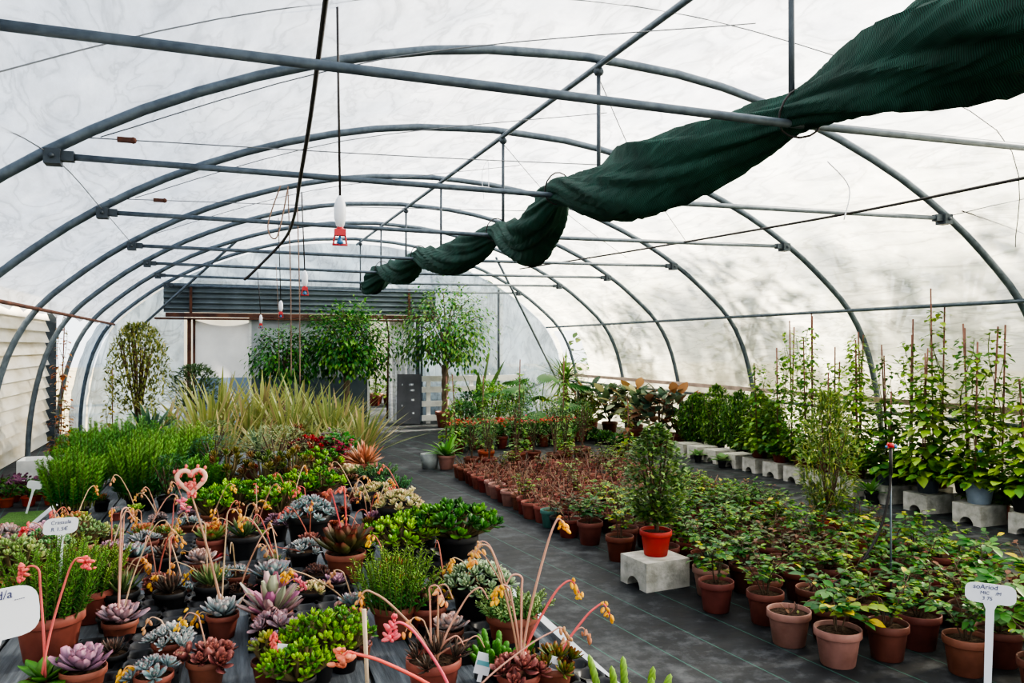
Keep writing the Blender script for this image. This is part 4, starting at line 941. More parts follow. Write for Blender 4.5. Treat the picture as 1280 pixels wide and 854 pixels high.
for k, (u, v, w) in enumerate(((292, 655, 60), (330, 652, 60), (366, 640, 56), (402, 634, 54), (350, 660, 54), (265, 662, 50))):
    S(u, v, w, JD(.16, 26, .045, JG), 'terra', 'jade_plant', 'glossy lime jade bush, '+('leftmost but one', 'third from the left', 'fourth from the left', 'rightmost', 'lowest', 'leftmost')[k]+' of the row behind the tall stalks', potk=.5)
for k, (u, v, w) in enumerate(((284, 632, 56), (330, 632, 52), (366, 628, 50))):
    S(u, v, w, lambda s, R: jade(s, R, .24, 14, .06, ('#6d6a30', '#566a30', '#7a5a3a'), 16, .3, .25), 'black', 'aeonium', ('left', 'middle', 'right')[k]+' bronze green aeonium of the three behind the lime jade row')
S(345, 604, 84, lambda s, R: bush(s, R, .3, 800, .026, .01, ('#8a9a6a', '#a3ad84', '#76885a'), .02, up=.6), 'black', 'shrub', 'airy grey green shrub behind the bronze aeoniums', potk=.35)
S(268, 604, 70, lambda s, R: bush(s, R, .24, 900, .018, .008, ('#2f6a58', '#3f7a66', '#27564a'), .03, up=.3), 'black', 'blue_conifer', 'blue green feathery mound left of the grey shrub', potk=.35)
S(205, 612, 46, lambda s, R: bush(s, R, .22, 700, .02, .007, ('#4f8a3a', '#6da04a'), .04, shape='egg', up=.8), 'black', 'shrub', 'light green rounded mound behind the pink flower head', potk=.4)
S(210, 640, 60, lambda s, R: bush(s, R, .26, 700, .025, .008, ('#2f5a35', '#4a7a45'), .02, up=.9), 'black', 'shrub', 'darker green feathery bush right of the needle bushes', potk=.4)
S(190, 602, 66, lambda s, R: spray(s, .02, .05, 40, R*1.1, R*.22, ('#5a3f55', '#6b4f60', '#4a3a48'), 'lance', .1, 1.3, .4, '#8a7a86', 0, None, 'leaf'), 'black', 'bromeliad', 'dark purple strap-leaved bromeliad behind the needle bushes')
S(186, 585, 70, lambda s, R: spray(s, .02, .05, 30, R*1.3, R*.2, ('#35523f', '#42604a', '#2c4638'), 'lance', .5, 1.5, .2), 'black', 'agave', 'dark green upright agave behind the purple bromeliad')
S(388, 592, 50, lambda s, R: jade(s, R, .16, 30, .045, ('#8c2f38', '#5a2530', '#b03a40'), 7, .7, .05), 'terra', 'begonia', 'dark red leaved begonia left of the pink flowers')
t = S(425, 590, 46, lambda s, R: bush(s, R, .17, 260, .04, .028, ('#3f7a35', '#5a9a45'), .02), 'terra', 'kalanchoe', 'green kalanchoe with bright pink and red flowers', potk=.6)
mb = MB(); rr = random.Random(3)
for k in range(60): q = (rr.gauss(0, .055), rr.gauss(0, .055), .22+rr.gauss(0, .03)); blob(mb, q, .016, jit(rr, hx(rr.choice(('#e8436a', '#e0324a', '#f0508a'))), .1), 5, 3, .6)
link('flowers', mb.build('flowers', M['petal']), t)
S(415, 562, 30, CL('purple', 8, .35, .8), 'terra', 'stonecrop', 'grey purple ball-like succulent behind the pink flowers')
# needle bushes at the left edge
for k, (x, y, R, h) in enumerate(((-.86, 5.7, .2, .4), (-.9, 6.5, .22, .42), (-.5, 5.95, .22, .44), (-.42, 6.6, .2, .42), (-.7, 7.2, .24, .46), (-.25, 7.2, .22, .4), (-.98, 7.6, .2, .38), (-.1, 5.9, .16, .26))):
    s = seed(); plant('needle_crassula', ('tall green needle bush nearest the turf', 'tall green needle bush second along the left bench edge', 'tall feathery green bush right of the one nearest the turf', 'tall green needle bush before the purple bromeliad', 'tall green bush at the back of the left group', 'tall green bush beside the dark agave',
        'tall green bush closest to the purple pansies', 'short green needle bush at the right of the left group')[k], 'succulent', (x, y, TZ), needles(s, R, h, 66, .036, (('#2f6a2c', '#6d9a3f'), ('#2f6a35', '#5f963f'), ('#3a7030', '#7fa848'))[k % 3], .2, 30), ('black', .1, .1))
    occupied.append((x, y, R*1.1, 'tall needle bush'))
# back part of the bench
for k, (x, y, g, lab) in enumerate(((.35, 8.2, lambda s: spray(s, .02, .05, 34, .3, .02, ('#6d8a6a', '#8a9a70'), 'lance', .4, 1.5, .4), 'grey green grassy agave at the back of the bench'), (.75, 8.4, lambda s: jade(s, .14, .2, 18, .05, ('#5f6a35', '#7a4f38'), 14, .3, .2), 'bronze aeonium at the back of the bench'),
        (1.05, 7.9, lambda s: bush(s, .14, .2, 300, .03, .018, ('#5a7a3a', '#86955a'), .02), 'olive leafy plant before the begonia'), (-.05, 8.2, lambda s: bush(s, .2, .3, 600, .03, .012, ('#5f7a4a', '#7f9160')), 'dull green shrub at the back of the bench'), (-.5, 8.5, lambda s: bush(s, .2, .32, 600, .03, .012, ('#3f6a35', '#6a8a45')), 'mid green shrub behind the needle bushes'))):
    plant('bench_plant', lab, 'potted plant', (x, y, TZ), g(seed()), ('black', .09, .1)); occupied.append((x, y, .14, lab))
# smaller succulents filling the gaps
DESC = {'blue': 'blue grey', 'frost': 'frosty white', 'purple': 'purple', 'mauve': 'mauve', 'grey': 'pinkish grey', 'green': 'green red-tipped', 'brown': 'brown green', 'darkrose': 'dark brown', 'russet': 'russet', 'spike': 'spiky green', 'darkspike': 'spiky brown', 'olive': 'olive', 'lime': 'lime green', 'cream': 'cream', 'redleaf': 'dark red'}
rnd = random.Random(21); used = set(); kinds = list(DESC); made = 0
for it in range(5000):
    y = rnd.uniform(2.95, 7.6); x = rnd.uniform(-1.02, 1.12)+.023*(y-5.6)
    R = rnd.uniform(.045, .085)
    if any((x-a)**2+(y-b)**2 < (.78*R+.62*c)**2 for a, b, c, _ in occupied): continue
    near = min((o for o in occupied if len(o) > 3 and o[3]), key=lambda o: (o[0]-x)**2+(o[1]-y)**2)[3]
    k = rnd.choice(kinds); side = 'beside' ; lab = 'small %s rosette %s %s' % (DESC[k], side, near)
    lab = ' '.join(lab.split()[:16])
    if lab in used: continue
    used.add(lab); s = seed(); rr = random.Random(s)
    t = plant('small_succulent', lab, 'succulent', (x, y, TZ), cluster(s, R*.75, k, 7, R*.5) if rr.random() < .3 else rosette(s, R, k), (rr.choice(('terra', 'brown', 'black', 'black')), R*.8, R*1.1), 1, rr.uniform(0, 6.28), 'small succulents filling the bench')
    for q in range(rr.choice((0, 0, 1, 2)) if y < 5.6 else 0):
        a = rr.uniform(0, 6.28); h = rr.uniform(.14, .26); stalk(t, (0, 0, R), (h*.5*cos(a), h*.5*sin(a), R+h), rr.choice((PK, TAN, PKR)), rr.choice((YEL, ORA, COR, DRY, None)), seed=seed(), n=7, r=.0035)
    occupied.append((x, y, R, None)); made += 1
    if made >= 95: break

# ------------------------------------------------------------------ signs, sticks, tags
def t_sign(loc, rz, w, h, stake, lines, label, tilt=0., tsize=.3, slant=0.):
    t = thing('plant_sign', label, 'sign', loc, rz, 'white plastic plant signs')
    mb = MB(); out = []
    for i in range(24):
        a = 2*pi*i/24; cx_, sz_ = cos(a), sin(a); e = .35
        out.append((w/2*abs(cx_)**e*(1 if cx_ > 0 else -1)+slant*sz_*h, h/2*abs(sz_)**(e*1.3)*(1 if sz_ > 0 else -1)*(1-.18*abs(cx_)**3)))
    n = 24; V = [(x, yy, z+stake) for yy in (-.0015, .0015) for x, z in out]+[(0, -.0015, stake), (0, .0015, stake)]
    mb.add(V, [(k, n+k, n+(k+1) % n, (k+1) % n) for k in range(n)], [(2*n, k, (k+1) % n) for k in range(n)]+[(2*n+1, n+(k+1) % n, n+k) for k in range(n)])
    link('plate', mb.build('plate', M['white'], False), t)
    mb = MB(); z1 = stake-h*.42; s = .045*w/.16
    mb.add([(-s*.26, y, 0) for y in (-.003, .003)]+[(s*.26, y, 0) for y in (-.003, .003)]+[(-s*.3, y, z1-.03) for y in (-.003, .003)]+[(s*.3, y, z1-.03) for y in (-.003, .003)]+[(-s*.62, y, z1+.01) for y in (-.003, .003)]+[(s*.62, y, z1+.01) for y in (-.003, .003)],
           [(0, 2, 6, 4), (4, 6, 10, 8), (1, 5, 7, 3), (5, 9, 11, 7), (0, 4, 5, 1), (4, 8, 9, 5), (2, 3, 7, 6), (6, 7, 11, 10)])
    link('stake', mb.build('stake', M['white'], False), t)
    for txt, x, z, sz_ in lines:
        cu = bpy.data.curves.new('lettering', 'FONT'); cu.body = txt; cu.size = sz_; cu.align_x = 'CENTER'; cu.extrude = .0003; cu.shear = .15; cu.materials.append(M['ink'])
        tmp = link('tmp_text', cu); dg = bpy.context.evaluated_depsgraph_get(); me = bpy.data.meshes.new_from_object(tmp.evaluated_get(dg)); bpy.data.objects.remove(tmp)
        o = link('lettering', me, t, (x, -.0028, stake+z)); o.rotation_euler = (pi/2, -.03, 0)
    if tilt: t.rotation_euler = (0, tilt, rz)
    return t
p = atY(1234, 742, 2.55)
t_sign((p[0], p[1], .2), -.75, .19, .085, p[2]-.2, [('soAriod', -.02, .018, .028), ('MIC    /M', .0, -.004, .02), ('3 75', -.012, -.028, .022)], 'white plant sign with handwriting among the front right roses', .03)
p = atY(73, 658, 3.35)
t_sign((p[0], p[1], .6), .15, .112, .06, p[2]-.6, [('Crassula', 0, .008, .019), ('R 1.5€', -.005, -.017, .02)], 'small white plant sign with blue handwriting over pale green crassula', .02, slant=.12)
p = atY(6, 768, 1.9)
t_sign((p[0], p[1], .55), .3, .19, .105, p[2]-.55, [('...ed/a', .02, .03, .024), ('-----', .06, .022, .012)], 'large white plant sign cut by the left picture edge', -.06)
p = atY(33, 606, 9.0)
t_sign((p[0], p[1], .02), .2, .13, .08, p[2]-.02, [], 'white sign without visible writing above the purple pansies', .25)
a = atz(460, 880, TZ+.05); b = atY(455, 762, a[1]); mb = MB(); tube(mb, [(0, 0, 0), b-a], [.006, .008], n=6); one('wooden_stick', mb, solid('pale_wood', hx('#c8b49a'), .8), 'thin pale wooden stick standing in the front jade plants', 'stick', loc=a)
def paper_tag(u, v, z, w, h, rz, lab, m_):
    p = atz(u, v, TZ+z); t = thing('paper_tag', lab, 'tag', p, rz, 'small tags stuck in pots'); mb = MB(); box(mb, (0, 0, h*.6), (w, .002, h)); o = link('card', mb.build('card', M['white'], False), t); o.rotation_euler = (-.2, .3, 0)
    mb = MB(); box(mb, (0, -.0015, h*.62), (w*.85, .001, h*.22)); o2 = link('print_band', mb.build('print_band', m_, False), t); o2.rotation_euler = (-.2, .3, 0)
    mb = MB(); box(mb, (0, 0, 0), (w*.3, .0018, h*.5)); o3 = link('spike', mb.build('spike', M['white'], False), t); o3.rotation_euler = (-.2, .3, 0)
tealm = solid('teal_print', hx('#6aaab4'), .6); greym = solid('grey_print', hx('#6a7078'), .6)
paper_tag(600, 846, .06, .05, .065, -.2, 'white paper tag with teal band beside the cactus clump', tealm)
paper_tag(352, 838, .09, .06, .07, .3, 'pale green paper tag in the brown pot of the sparse succulent', tealm)
paper_tag(688, 848, .07, .03, .06, -.4, 'narrow white tag beside the bronze green rosette', greym)

# ================================================================== FLOOR PLANTS
# --- proto meshes for the rose field
LEAFY = [rose(i, *a, spread=.14) for i, a in enumerate((
    (.21, 4, .048, ('#2f5f33', '#4f8040', '#7fa04c'), None, .7), (.24, 4, .046, ('#35663a', '#5f8f45', '#93ad54'), None, .75), (.18, 4, .05, ('#2c5a35', '#4a7a40', '#7a9f4a'), ('#d8b83a', '#c87a38'), .7),
    (.26, 4, .045, ('#3a6a3c', '#6a9348', '#9ab058'), ('#c8c04a',), .7), (.2, 5, .048, ('#34593a', '#4d753f', '#6f914a'), ('#7a4038', '#8c5a40'), .65), (.17, 3, .055, ('#2a5a34', '#417240', '#659048'), None, .8), (.2, 3, .045, ('#4a4a38', '#5f6a40', '#7a5348'), ('#7a4038',), .7)))]
BIG = [rose(40+i, *a) for i, a in enumerate((
    (.26, 3, .085, ('#2f6a38', '#4a8045', '#6f9a55'), None, .5, .13), (.22, 3, .078, ('#35663a', '#55854a', '#98a84c'), ('#e0b828',), .55, .14)))]
MID = [rose(20+i, *a) for i, a in enumerate((
    (.22, 4, .04, ('#4a5a35', '#6a8a45', '#8aa050'), ('#7a3f35', '#8a4a3a'), .7, .1), (.2, 4, .038, ('#5a4a38', '#6a7a40', '#7d5045'), ('#7a3f35',), .6, .1)))]
TW = [twigs(60+i, .13+.04*(i % 3), 4+i % 2, leaves=2) for i in range(6)]
def hrand(*a): return random.Random(hash(a) & 0xffff)
def fieldplant(x, y, parts, pot, name, label, group, sc=1., rz=0.): return plant(name, label, 'potted rose', (x, y, 0), parts, pot, sc, rz, group)
rnd = random.Random(11)
nrow_front = []
# front roses, rows running along the path
xs_f = [2.93+.3*i for i in range(7)]
for ci, x0 in enumerate(xs_f):
    ys = [2.45+.31*j for j in range(13)]
    k = 0
    for j, y0 in enumerate(ys):
        x = x0+rnd.uniform(-.05, .05)+(.12 if j % 2 else 0); y = y0+rnd.uniform(-.05, .05)
        if x < 3.1+(3.2-y)*.9 and y < 3.2: continue
        if (x-2.84)**2+(y-4.95)**2 < .33**2 or (x-4.88)**2+(y-5.6)**2 < .06: continue
        if x > 1.25*y+.95 and y < 3.2: continue
        pk = rnd.choice(('brown', 'brown', 'terra', 'rust', 'pink' if ci == 0 else 'brown'))
        r = rnd.uniform(.105, .122); big = rnd.random() < .16 and y < 4.6
        pr = rnd.choice(BIG) if big else rnd.choice(LEAFY); s_ = rnd.uniform(.82, 1.12)
        if (ci, k) in ((0, 1), (1, 2)): pr = TW[0]
        look = 'large leafed rose' if big else ('nearly bare pruned rose' if pr is TW[0] else 'leafy green rose')
        fieldplant(x, y, pr, (pk, round(r, 2), .19), 'potted_rose', '%s in %s pot, %s from front, %s row from path' % (look, {'brown': 'brown', 'terra': 'terracotta', 'rust': 'rust brown', 'pink': 'pinkish'}[pk], ORD[k].replace('nearest', 'first'), ORD[ci].replace('nearest', 'first')), 'leafy potted roses', 1., rnd.uniform(0, 6.28))
        k += 1
# back block of small pots with pruned roses
cols_b = [2.83+.213*i for i in range(11)]
for ci, x0 in enumerate(cols_b):
    k = 0
    for j in range(17):
        y = 6.42+.208*j+rnd.uniform(-.02, .02); x = x0+rnd.uniform(-.02, .02)
        leafy = (y < 7.1 and ci >= 3 and rnd.random() < .85) or (y < 6.9 and rnd.random() < .4) or (ci > 7 and y < 7.8 and rnd.random() < .4)
        mid = rnd.random() < .1
        pr = rnd.choice(LEAFY) if leafy else (rnd.choice(MID) if mid else rnd.choice(TW))
        pk = rnd.choice(('terra', 'rust', 'rust', 'brown', 'brown', 'rust')) if ci else ('teal' if j == 2 else 'black' if j == 1 else rnd.choice(('terra', 'pink', 'rust')))
        if ci > 2 and rnd.random() < .03: pk = 'black'
        look = 'leafy green rose' if leafy else ('sparse reddish rose' if mid else 'pruned bare rose')
        plant('pruned_rose', '%s in %s pot, %s from front, %s row of the back block' % (look, {'brown': 'brown', 'terra': 'terracotta', 'rust': 'rust brown', 'pink': 'pinkish', 'teal': 'teal', 'black': 'black'}[pk], ORD[k].replace('nearest', 'first'), ORD[ci].replace('nearest', 'first')),
              'potted rose', (x, y, 0), pr, (pk, .094 if ci or j % 4 else .105, .16), .85 if leafy else 1., rnd.uniform(0, 6.28), 'small potted roses in the back block')
        k += 1

# concrete blocks
def block_mesh(w, l, h):
    mb = MB(); P = [(-l/2, 0), (-l*.24, 0)]+[(-l*.24*cos(a), h*.38*sin(a)) for a in np.linspace(.2, pi-.2, 9)]+[(l*.24, 0), (l/2, 0)]
    n = len(P)  # front polyline bottom; build strips to the top edge
    for sx in (-w/2, w/2):
        V = [(sx, y, z) for y, z in P]+[(sx, y, h) for y, z in P]
        mb.add(V, [(i, i+1, n+i+1, n+i) for i in range(n-1)])
    V = [(sx, y, z) for y, z in P for sx in (-w/2, w/2)]; mb.add(V, [(2*i, 2*i+1, 2*i+3, 2*i+2) for i in range(n-1)])
    mb.add([(-w/2, -l/2, h), (w/2, -l/2, h), (w/2, l/2, h), (-w/2, l/2, h)], [(0, 1, 2, 3)])
    for y in (-l/2, l/2): mb.add([(-w/2, y, 0), (w/2, y, 0), (w/2, y, h), (-w/2, y, h)], [(0, 1, 2, 3)])
    return mb.build('concrete_block', M['concrete'], False)
BLK = block_mesh(.33, .29, .18)
def block(x, y, label, rz=0., sc=1.):
    o = link('concrete_block', BLK, None, (x, y, 0), rz); o.scale = (sc, sc, sc); return tag(o, label, 'block', 'concrete blocks used as plant stands')
block(2.84, 4.95, 'mossy concrete block under the bright orange pot by the path', .1, 1.08)
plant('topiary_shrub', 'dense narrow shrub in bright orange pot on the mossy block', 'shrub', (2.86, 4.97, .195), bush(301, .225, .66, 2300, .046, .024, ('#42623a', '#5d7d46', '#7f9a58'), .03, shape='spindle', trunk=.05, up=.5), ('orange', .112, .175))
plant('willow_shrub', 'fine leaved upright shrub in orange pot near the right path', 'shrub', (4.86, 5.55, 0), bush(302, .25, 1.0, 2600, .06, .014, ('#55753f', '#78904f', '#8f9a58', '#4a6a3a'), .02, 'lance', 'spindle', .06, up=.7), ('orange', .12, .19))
# sprinkler stake
t = thing('sprinkler_stake', 'thin metal stake with red topped sprinkler standing among the roses', 'sprinkler', (3.85, 3.86, 0))
mb = MB(); tube(mb, [(0, 0, 0), (0, 0, .96)], .006, n=6); link('rod', mb.build('rod', M['galv']), t)
mb = MB(); tube(mb, [(0, 0, .86), (0, 0, 1.03)], .011, n=8); tube(mb, catmull([(0, 0, .9), (-.015, .0, .74), (-.07, .03, .5), (-.2, .07, .3), (-.36, .12, .18), (-.5, .15, .06)], 6), .009, n=6); link('feed_hose', mb.build('feed_hose', M['hose']), t)
mb = MB(); lathe(mb, [(.012, 1.03), (.02, 1.035), (.02, 1.05), (.012, 1.058)], 10); tube(mb, [(-.035, 0, 1.03), (.035, 0, 1.03)], .005); tube(mb, [(-.035, 0, 1.03), (-.02, 0, 1.06)], .004); link('head', mb.build('head', M['red']), t)
mb = MB(); blob(mb, (.035, 0, 1.035), .014); blob(mb, (-.035, 0, 1.035), .009); link('nozzle', mb.build('nozzle', M['blue']), t)

# --- right hand row: blocks, pots and climbers
VG = ('#55803a', '#7aa048', '#93b055', '#3f6a30'); VD = ('#3f6a35', '#5f8a40', '#7a9a4a')
BY = [5.62, 6.2, 6.72, 7.18, 7.66, 8.05, 8.45, 8.88, 9.32, 9.78, 10.22, 10.6]
BL = ['nearest whole concrete block of the right row, under a blue grey pot', 'concrete block under the dark slate pot', 'concrete block under the fern-like hanging leaves', 'concrete block under the terracotta pot with a tall climber', 'concrete block behind the fine leaved shrub', 'sixth concrete block along the right row',
      'seventh concrete block along the right row', 'eighth concrete block along the right row', 'ninth concrete block, before the dense dark hedge pots', 'tenth concrete block, before the dense dark hedge pots', 'eleventh concrete block along the right row', 'farthest concrete block of the right row']
for y, l in zip(BY, BL): block(6.66, y, l, random.Random(int(y*100)).uniform(-.05, .05), 1.02)
block(6.72, 5.1, 'concrete block cut by the right picture edge', .02)
for y, k in ((5.95, 'behind the blue grey pot'), (6.5, 'behind the dark slate pot'), (7.45, 'behind the fourth front block')): block(7.0, y, 'back row concrete block '+k)
PV = lambda y, x, z, s, hh, n, L, cols, pot, lab, canes=1, sp=.1: plant('climbing_vine', lab, 'climber', (x, y, z), vine(s, hh, n, L, cols, sp, canes), pot, 1, s*.7, 'potted climbers by the right wall')
zb = .184
PV(5.62, 6.66, zb, 1, 1.2, 190, .075, VG, ('slate', .135, .21), 'leafy climber in blue grey pot with blue flower on the nearest whole block', 1, .13)
PV(6.2, 6.66, zb, 2, 1.1, 260, .085, VG, ('darkslate', .125, .18), 'leafy climber in dark slate pot on the second block', 2, .14)
PV(6.72, 6.66, zb, 3, .75, 150, .075, VD, ('darkslate', .12, .16), 'low leafy climber in dark pot on the third block', 1, .12)
PV(7.18, 6.66, zb, 4, 1.35, 380, .06, VG, ('rust', .125, .14), 'tall bushy climber in terracotta pot on the fourth block', 2, .12)
PV(7.66, 6.66, zb, 5, .9, 220, .06, VG, ('rust', .12, .14), 'climber in rust brown pot on the fifth block', 1)
PV(8.05, 6.66, zb, 6, 1.45, 320, .055, VD, ('rust', .125, .13), 'tall twining climber in terracotta saucer pot on the sixth block', 1, .1)
PV(8.45, 6.66, zb, 7, 1.2, 300, .055, VD, ('rust', .12, .13), 'twining climber in terracotta pot on the seventh block', 1, .1)
PV(8.88, 6.66, zb, 8, 1.1, 320, .06, VD, ('rust', .12, .13), 'green climber in terracotta pot on the eighth block', 1, .13)
PV(5.2, 6.72, .178, 9, 1.0, 220, .08, VG, ('black', .13, .2), 'leafy climber in black pot at the right picture edge', 1, .13)
back = [(4.85, 1.5), (5.3, 1.15), (5.72, 1.45), (6.05, 1.2), (6.4, 1.5), (6.75, 1.35), (7.1, 1.2), (7.5, 1.25), (7.9, 1.1), (8.3, 1.55), (8.7, 1.5)]
for i, (y, hh) in enumerate(back):
    z = .184 if any(abs(y-b) < .12 for b in (5.95, 6.5, 7.45)) else 0.
    PV(y, 7.0, z, 20+i, hh+.15, 200+20*(i % 3), .07, VG if i % 3 else VD, ('black' if i % 2 else 'rust', .13, .2), '%s caned climber from the right edge in the back row by the film wall' % ORD[i].replace('nearest', 'first'), 2, .12)
def blue_flower(loc):
    mb = MB()
    for k in range(10): leaf(mb, tpl('lance', .2, .1), (0, 0, 0), (cos(k*.63), -.35, sin(k*.63)), (0, -1, .1), .035, .016, hx('#cfd8e8'), hx('#8fb4d8'))
    blob(mb, (0, -.012, 0), .016, hx('#3a6aa8'))
    return one('passion_flower', mb, M['petal'], 'blue and white passion flower before the nearest climber', 'flower', loc=loc)
blue_flower((6.52, 5.5, .68))
plant('hanging_leaf_plant', 'small plant with drooping pointed leaves hanging before the third block', 'potted plant', (6.42, 6.7, 0), spray(77, .03, .05, 16, .24, .05, ('#5f9048', '#7aa855'), 'lance', .2, 1.4, .9), ('black', .07, .13))
plant('hosta', 'small broad leaved pale plant at the foot of the ninth block', 'potted plant', (6.4, 9.35, 0), spray(78, .03, .05, 14, .17, .1, ('#7aa06a', '#93b07a'), 'ovate', .2, 1.2, .7), ('black', .06, .1))
plant('hosta', 'small broad leaved pale plant at the foot of the tenth block', 'potted plant', (6.38, 9.9, 0), spray(79, .03, .05, 14, .17, .1, ('#7aa06a', '#93b07a'), 'ovate', .2, 1.2, .7), ('black', .06, .1))
# dense hedge pots behind the far blocks
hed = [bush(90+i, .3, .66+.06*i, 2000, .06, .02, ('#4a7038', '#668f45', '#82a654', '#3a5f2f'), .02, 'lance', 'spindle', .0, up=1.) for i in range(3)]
for i, (x, y) in enumerate(((6.75, 9.2), (6.95, 9.5), (6.72, 9.75), (6.98, 10.0), (6.7, 10.3), (6.98, 10.55), (6.66, 10.85), (6.95, 11.05), (6.7, 9.0))):
    nearb = any(abs(y-b) < .2 for b in BY) and x < 6.9
    plant('hedge_plant', '%s from the front of the dense dark green hedge plants along the right wall' % ORD[i].replace('nearest', 'first'), 'shrub', (x+(.25 if x < 6.8 else .15), y, 0), hed[i % 3], ('black', .13, .18), .92+.05*(i*7 % 4), i*1.3, 'hedge plants by the right wall')
# variegated rubber plants
rub = [bush(110+i, .42, .6, 80, .27, .14, c, .05, 'ovate', 'egg', .03, up=.5, twigr=.01) for i, c in enumerate((('#5f7a5a', '#8a9a76', '#b3b58c', '#3f5a45'), ('#3a5245', '#55705a', '#6f8a70', '#7a5a48'), ('#8a6248', '#7a4f3c', '#4a5a45', '#a3805c')))]
for i, (x, y, k, l) in enumerate(((6.75, 11.6, 1, 'dark green rubber plant beside the hedge plants'), (6.7, 12.3, 0, 'pale variegated rubber plant in the middle of its group'), (7.0, 12.9, 2, 'brown backed rubber plant at the right wall'), (6.8, 13.5, 0, 'variegated rubber plant second from the far end'), (6.8, 14.3, 1, 'farthest dark rubber plant by the rail'), (6.95, 11.4, 2, 'reddish rubber plant right behind the hedge plants'))):
    plant('rubber_plant', l, 'potted plant', (x, y, 0), rub[k], ('rust', .15, .24), 1., i*1.1, 'rubber plants by the right wall')
# trays of ground cover
gt = bush(130, .24, .12, 420, .05, .03, ('#3f6a35', '#5a8a45', '#35583a'), .0, 'ovate', 'dome', up=.7)
for i, y in enumerate((11.2, 11.75, 12.3, 12.85, 13.4, 14.0, 14.6)):
    t = thing('ground_cover_tray', '%s dark tray of low green ground cover along the right path' % ORD[i], 'plant tray', (6.12, y, 0), i*.1, 'trays of ground cover')
    mb = MB(); lathe(mb, [(.2, 0), (.24, .09), (.235, .09), (.2, .06)], 4); link('tray', mb.build('tray', M['pot_black'], False), t)
    mb = MB(); box(mb, (0, 0, .06), (.3, .3, .02)); link('soil', mb.build('soil', M['soil'], False), t)
    for pn, me in gt: link(pn, me, t, (0, 0, .07))
plant('column_vine', 'slender yellow green plant on a stake before the hedge plants', 'potted plant', (5.35, 10.1, 0), vine(140, .75, 90, .06, ('#a3b04a', '#6f9040', '#8a5a48'), .07, 1), ('terra', .1, .15))

# --- back of the rose field: taller shrubs
def sh(x, y, g, pot, name, lab, cat='shrub', sc=1.): return plant(name, lab, cat, (x, y, 0), g, pot, sc, x*3+y)
sh(2.86, 10.5, spray(150, .03, .05, 26, .34, .07, ('#4f8a35', '#6da545', '#85b555'), 'lance', .3, 1.4, .8), ('pink', .12, .19), 'palm_shrub', 'bright green palm-like shrub in pinkish pot at the corner by the path')
mb = MB(); lathe(mb, [(.1, 0), (.13, .2), (.12, .2), (.1, .17)], 18); one('empty_pot', mb, M['pot_grey'], 'greyish green empty pot left of the palm-like shrub', 'pot', loc=(2.66, 10.62, 0))
gl = [bush(160+i, .16, .5, 420, .035, .013, ('#3f6a38', '#5a8048', '#78955a'), .03, 'lance', 'egg', .08, up=.6) for i in range(3)]
for i, (x, y, pk) in enumerate(((3.15, 10.3, 'rust'), (3.5, 10.75, 'orange'), (3.8, 10.35, 'rust'), (4.15, 10.6, 'rust'), (4.5, 10.3, 'rust'), (4.85, 10.5, 'brown'), (3.35, 10.15, 'rust'), (4.3, 10.2, 'brown'))):
    sh(x, y, gl[i % 3], (pk, .12, .19), 'young_shrub', '%s slender shrub from the left in the row behind the small rose pots' % ('first', 'third', 'fourth', 'fifth', 'seventh', 'eighth', 'second', 'sixth')[i], sc=.9+.1*(i % 3))
for i, (x, y, hh) in enumerate(((3.2, 11.6, 1.0), (3.45, 12.0, .95), (4.1, 11.0, 1.1), (4.75, 10.9, 1.2), (4.9, 11.3, 1.15), (3.75, 11.6, .95))):
    sh(x, y, vine(170+i, hh, 70, .06, ('#6f9a48', '#8aae58', '#4f7a38'), .07, 1), ('rust', .11, .17), 'staked_plant', '%s thin staked plant from the left, above the red flowers' % ('first', 'second', 'fourth', 'fifth', 'sixth', 'third')[i], 'potted plant')
# red flowering plants
def redplant(s):
    p = bush(s, .16, .2, 150, .07, .045, ('#3a6a35', '#4f8040'), .02, up=.5); fl = MB(); rr = random.Random(s)
    for k in range(34): leaf(fl, tpl('ovate', .3, .1), (rr.gauss(0, .07), rr.gauss(0, .07), .23+rr.gauss(0, .02)), sph(rr.uniform(0, 6.28), rr.uniform(0, .9)), (0, 0, 1), .06, .04, jit(rr, hx('#b0121f'), .15), jit(rr, hx('#d01f2c'), .1))
    return p+[('flowers', fl.build('flowers', M['petal']))]
rp_ = [redplant(180), redplant(181)]
k = 0
for y in (12.3, 12.75):
    for i in range(9):
        x = 3.55+.24*i+(.13 if y > 12.5 else 0)
        plant('red_flower_plant', 'red flowering plant, %s from the left in the %s row of the red band' % (ORD[i].replace('nearest', 'first'), 'front' if y < 12.5 else 'back'), 'flower', (x, y, .0), rp_[k % 2], ('rust', .1, .2), 1., k, 'red flowering pot plants'); k += 1
# mixed plants before the end wall
def big_leaf(s, n, L, W, cols, e0=.3, e1=1.3, bend=.5, stem=.5):
    """long stalked split leaves"""
    rr = random.Random(s); lf = MB(); st = MB(); cs = H(*cols)
    for i in range(n):
        a = i*2.4; el = e0+(e1-e0)*i/n; e = sph(a, el)*stem*rr.uniform(.7, 1.1); tube(st, catmull([(0, 0, 0), e*np.array((.4, .4, .6)), e], 4), .008, hx('#5a7a40'), 5, False)
        d = nrm(np.array((cos(a), sin(a), -.15))); s_ = cross(d, np.array((0, 0, 1.))); c = jit(rr, cs[i % len(cs)], .15)
        for q in range(9):
            t_ = q/8
            for m_ in (-1, 1):
                o = e+d*L*t_*.8; dd = nrm(d*(.5+.6*t_)+s_*m_*(1.1-t_*.7)+np.array((0, 0, -.15))); leaf(lf, tpl('lance', bend, .1), o, dd, (0, 0, 1), W*(1.05-.45*abs(t_-.35)*2), L*.14, c*.85, c*1.1)
    return [('stems', st.build('stems', M['stem'])), ('foliage', lf.build('foliage', M['leaf']))]
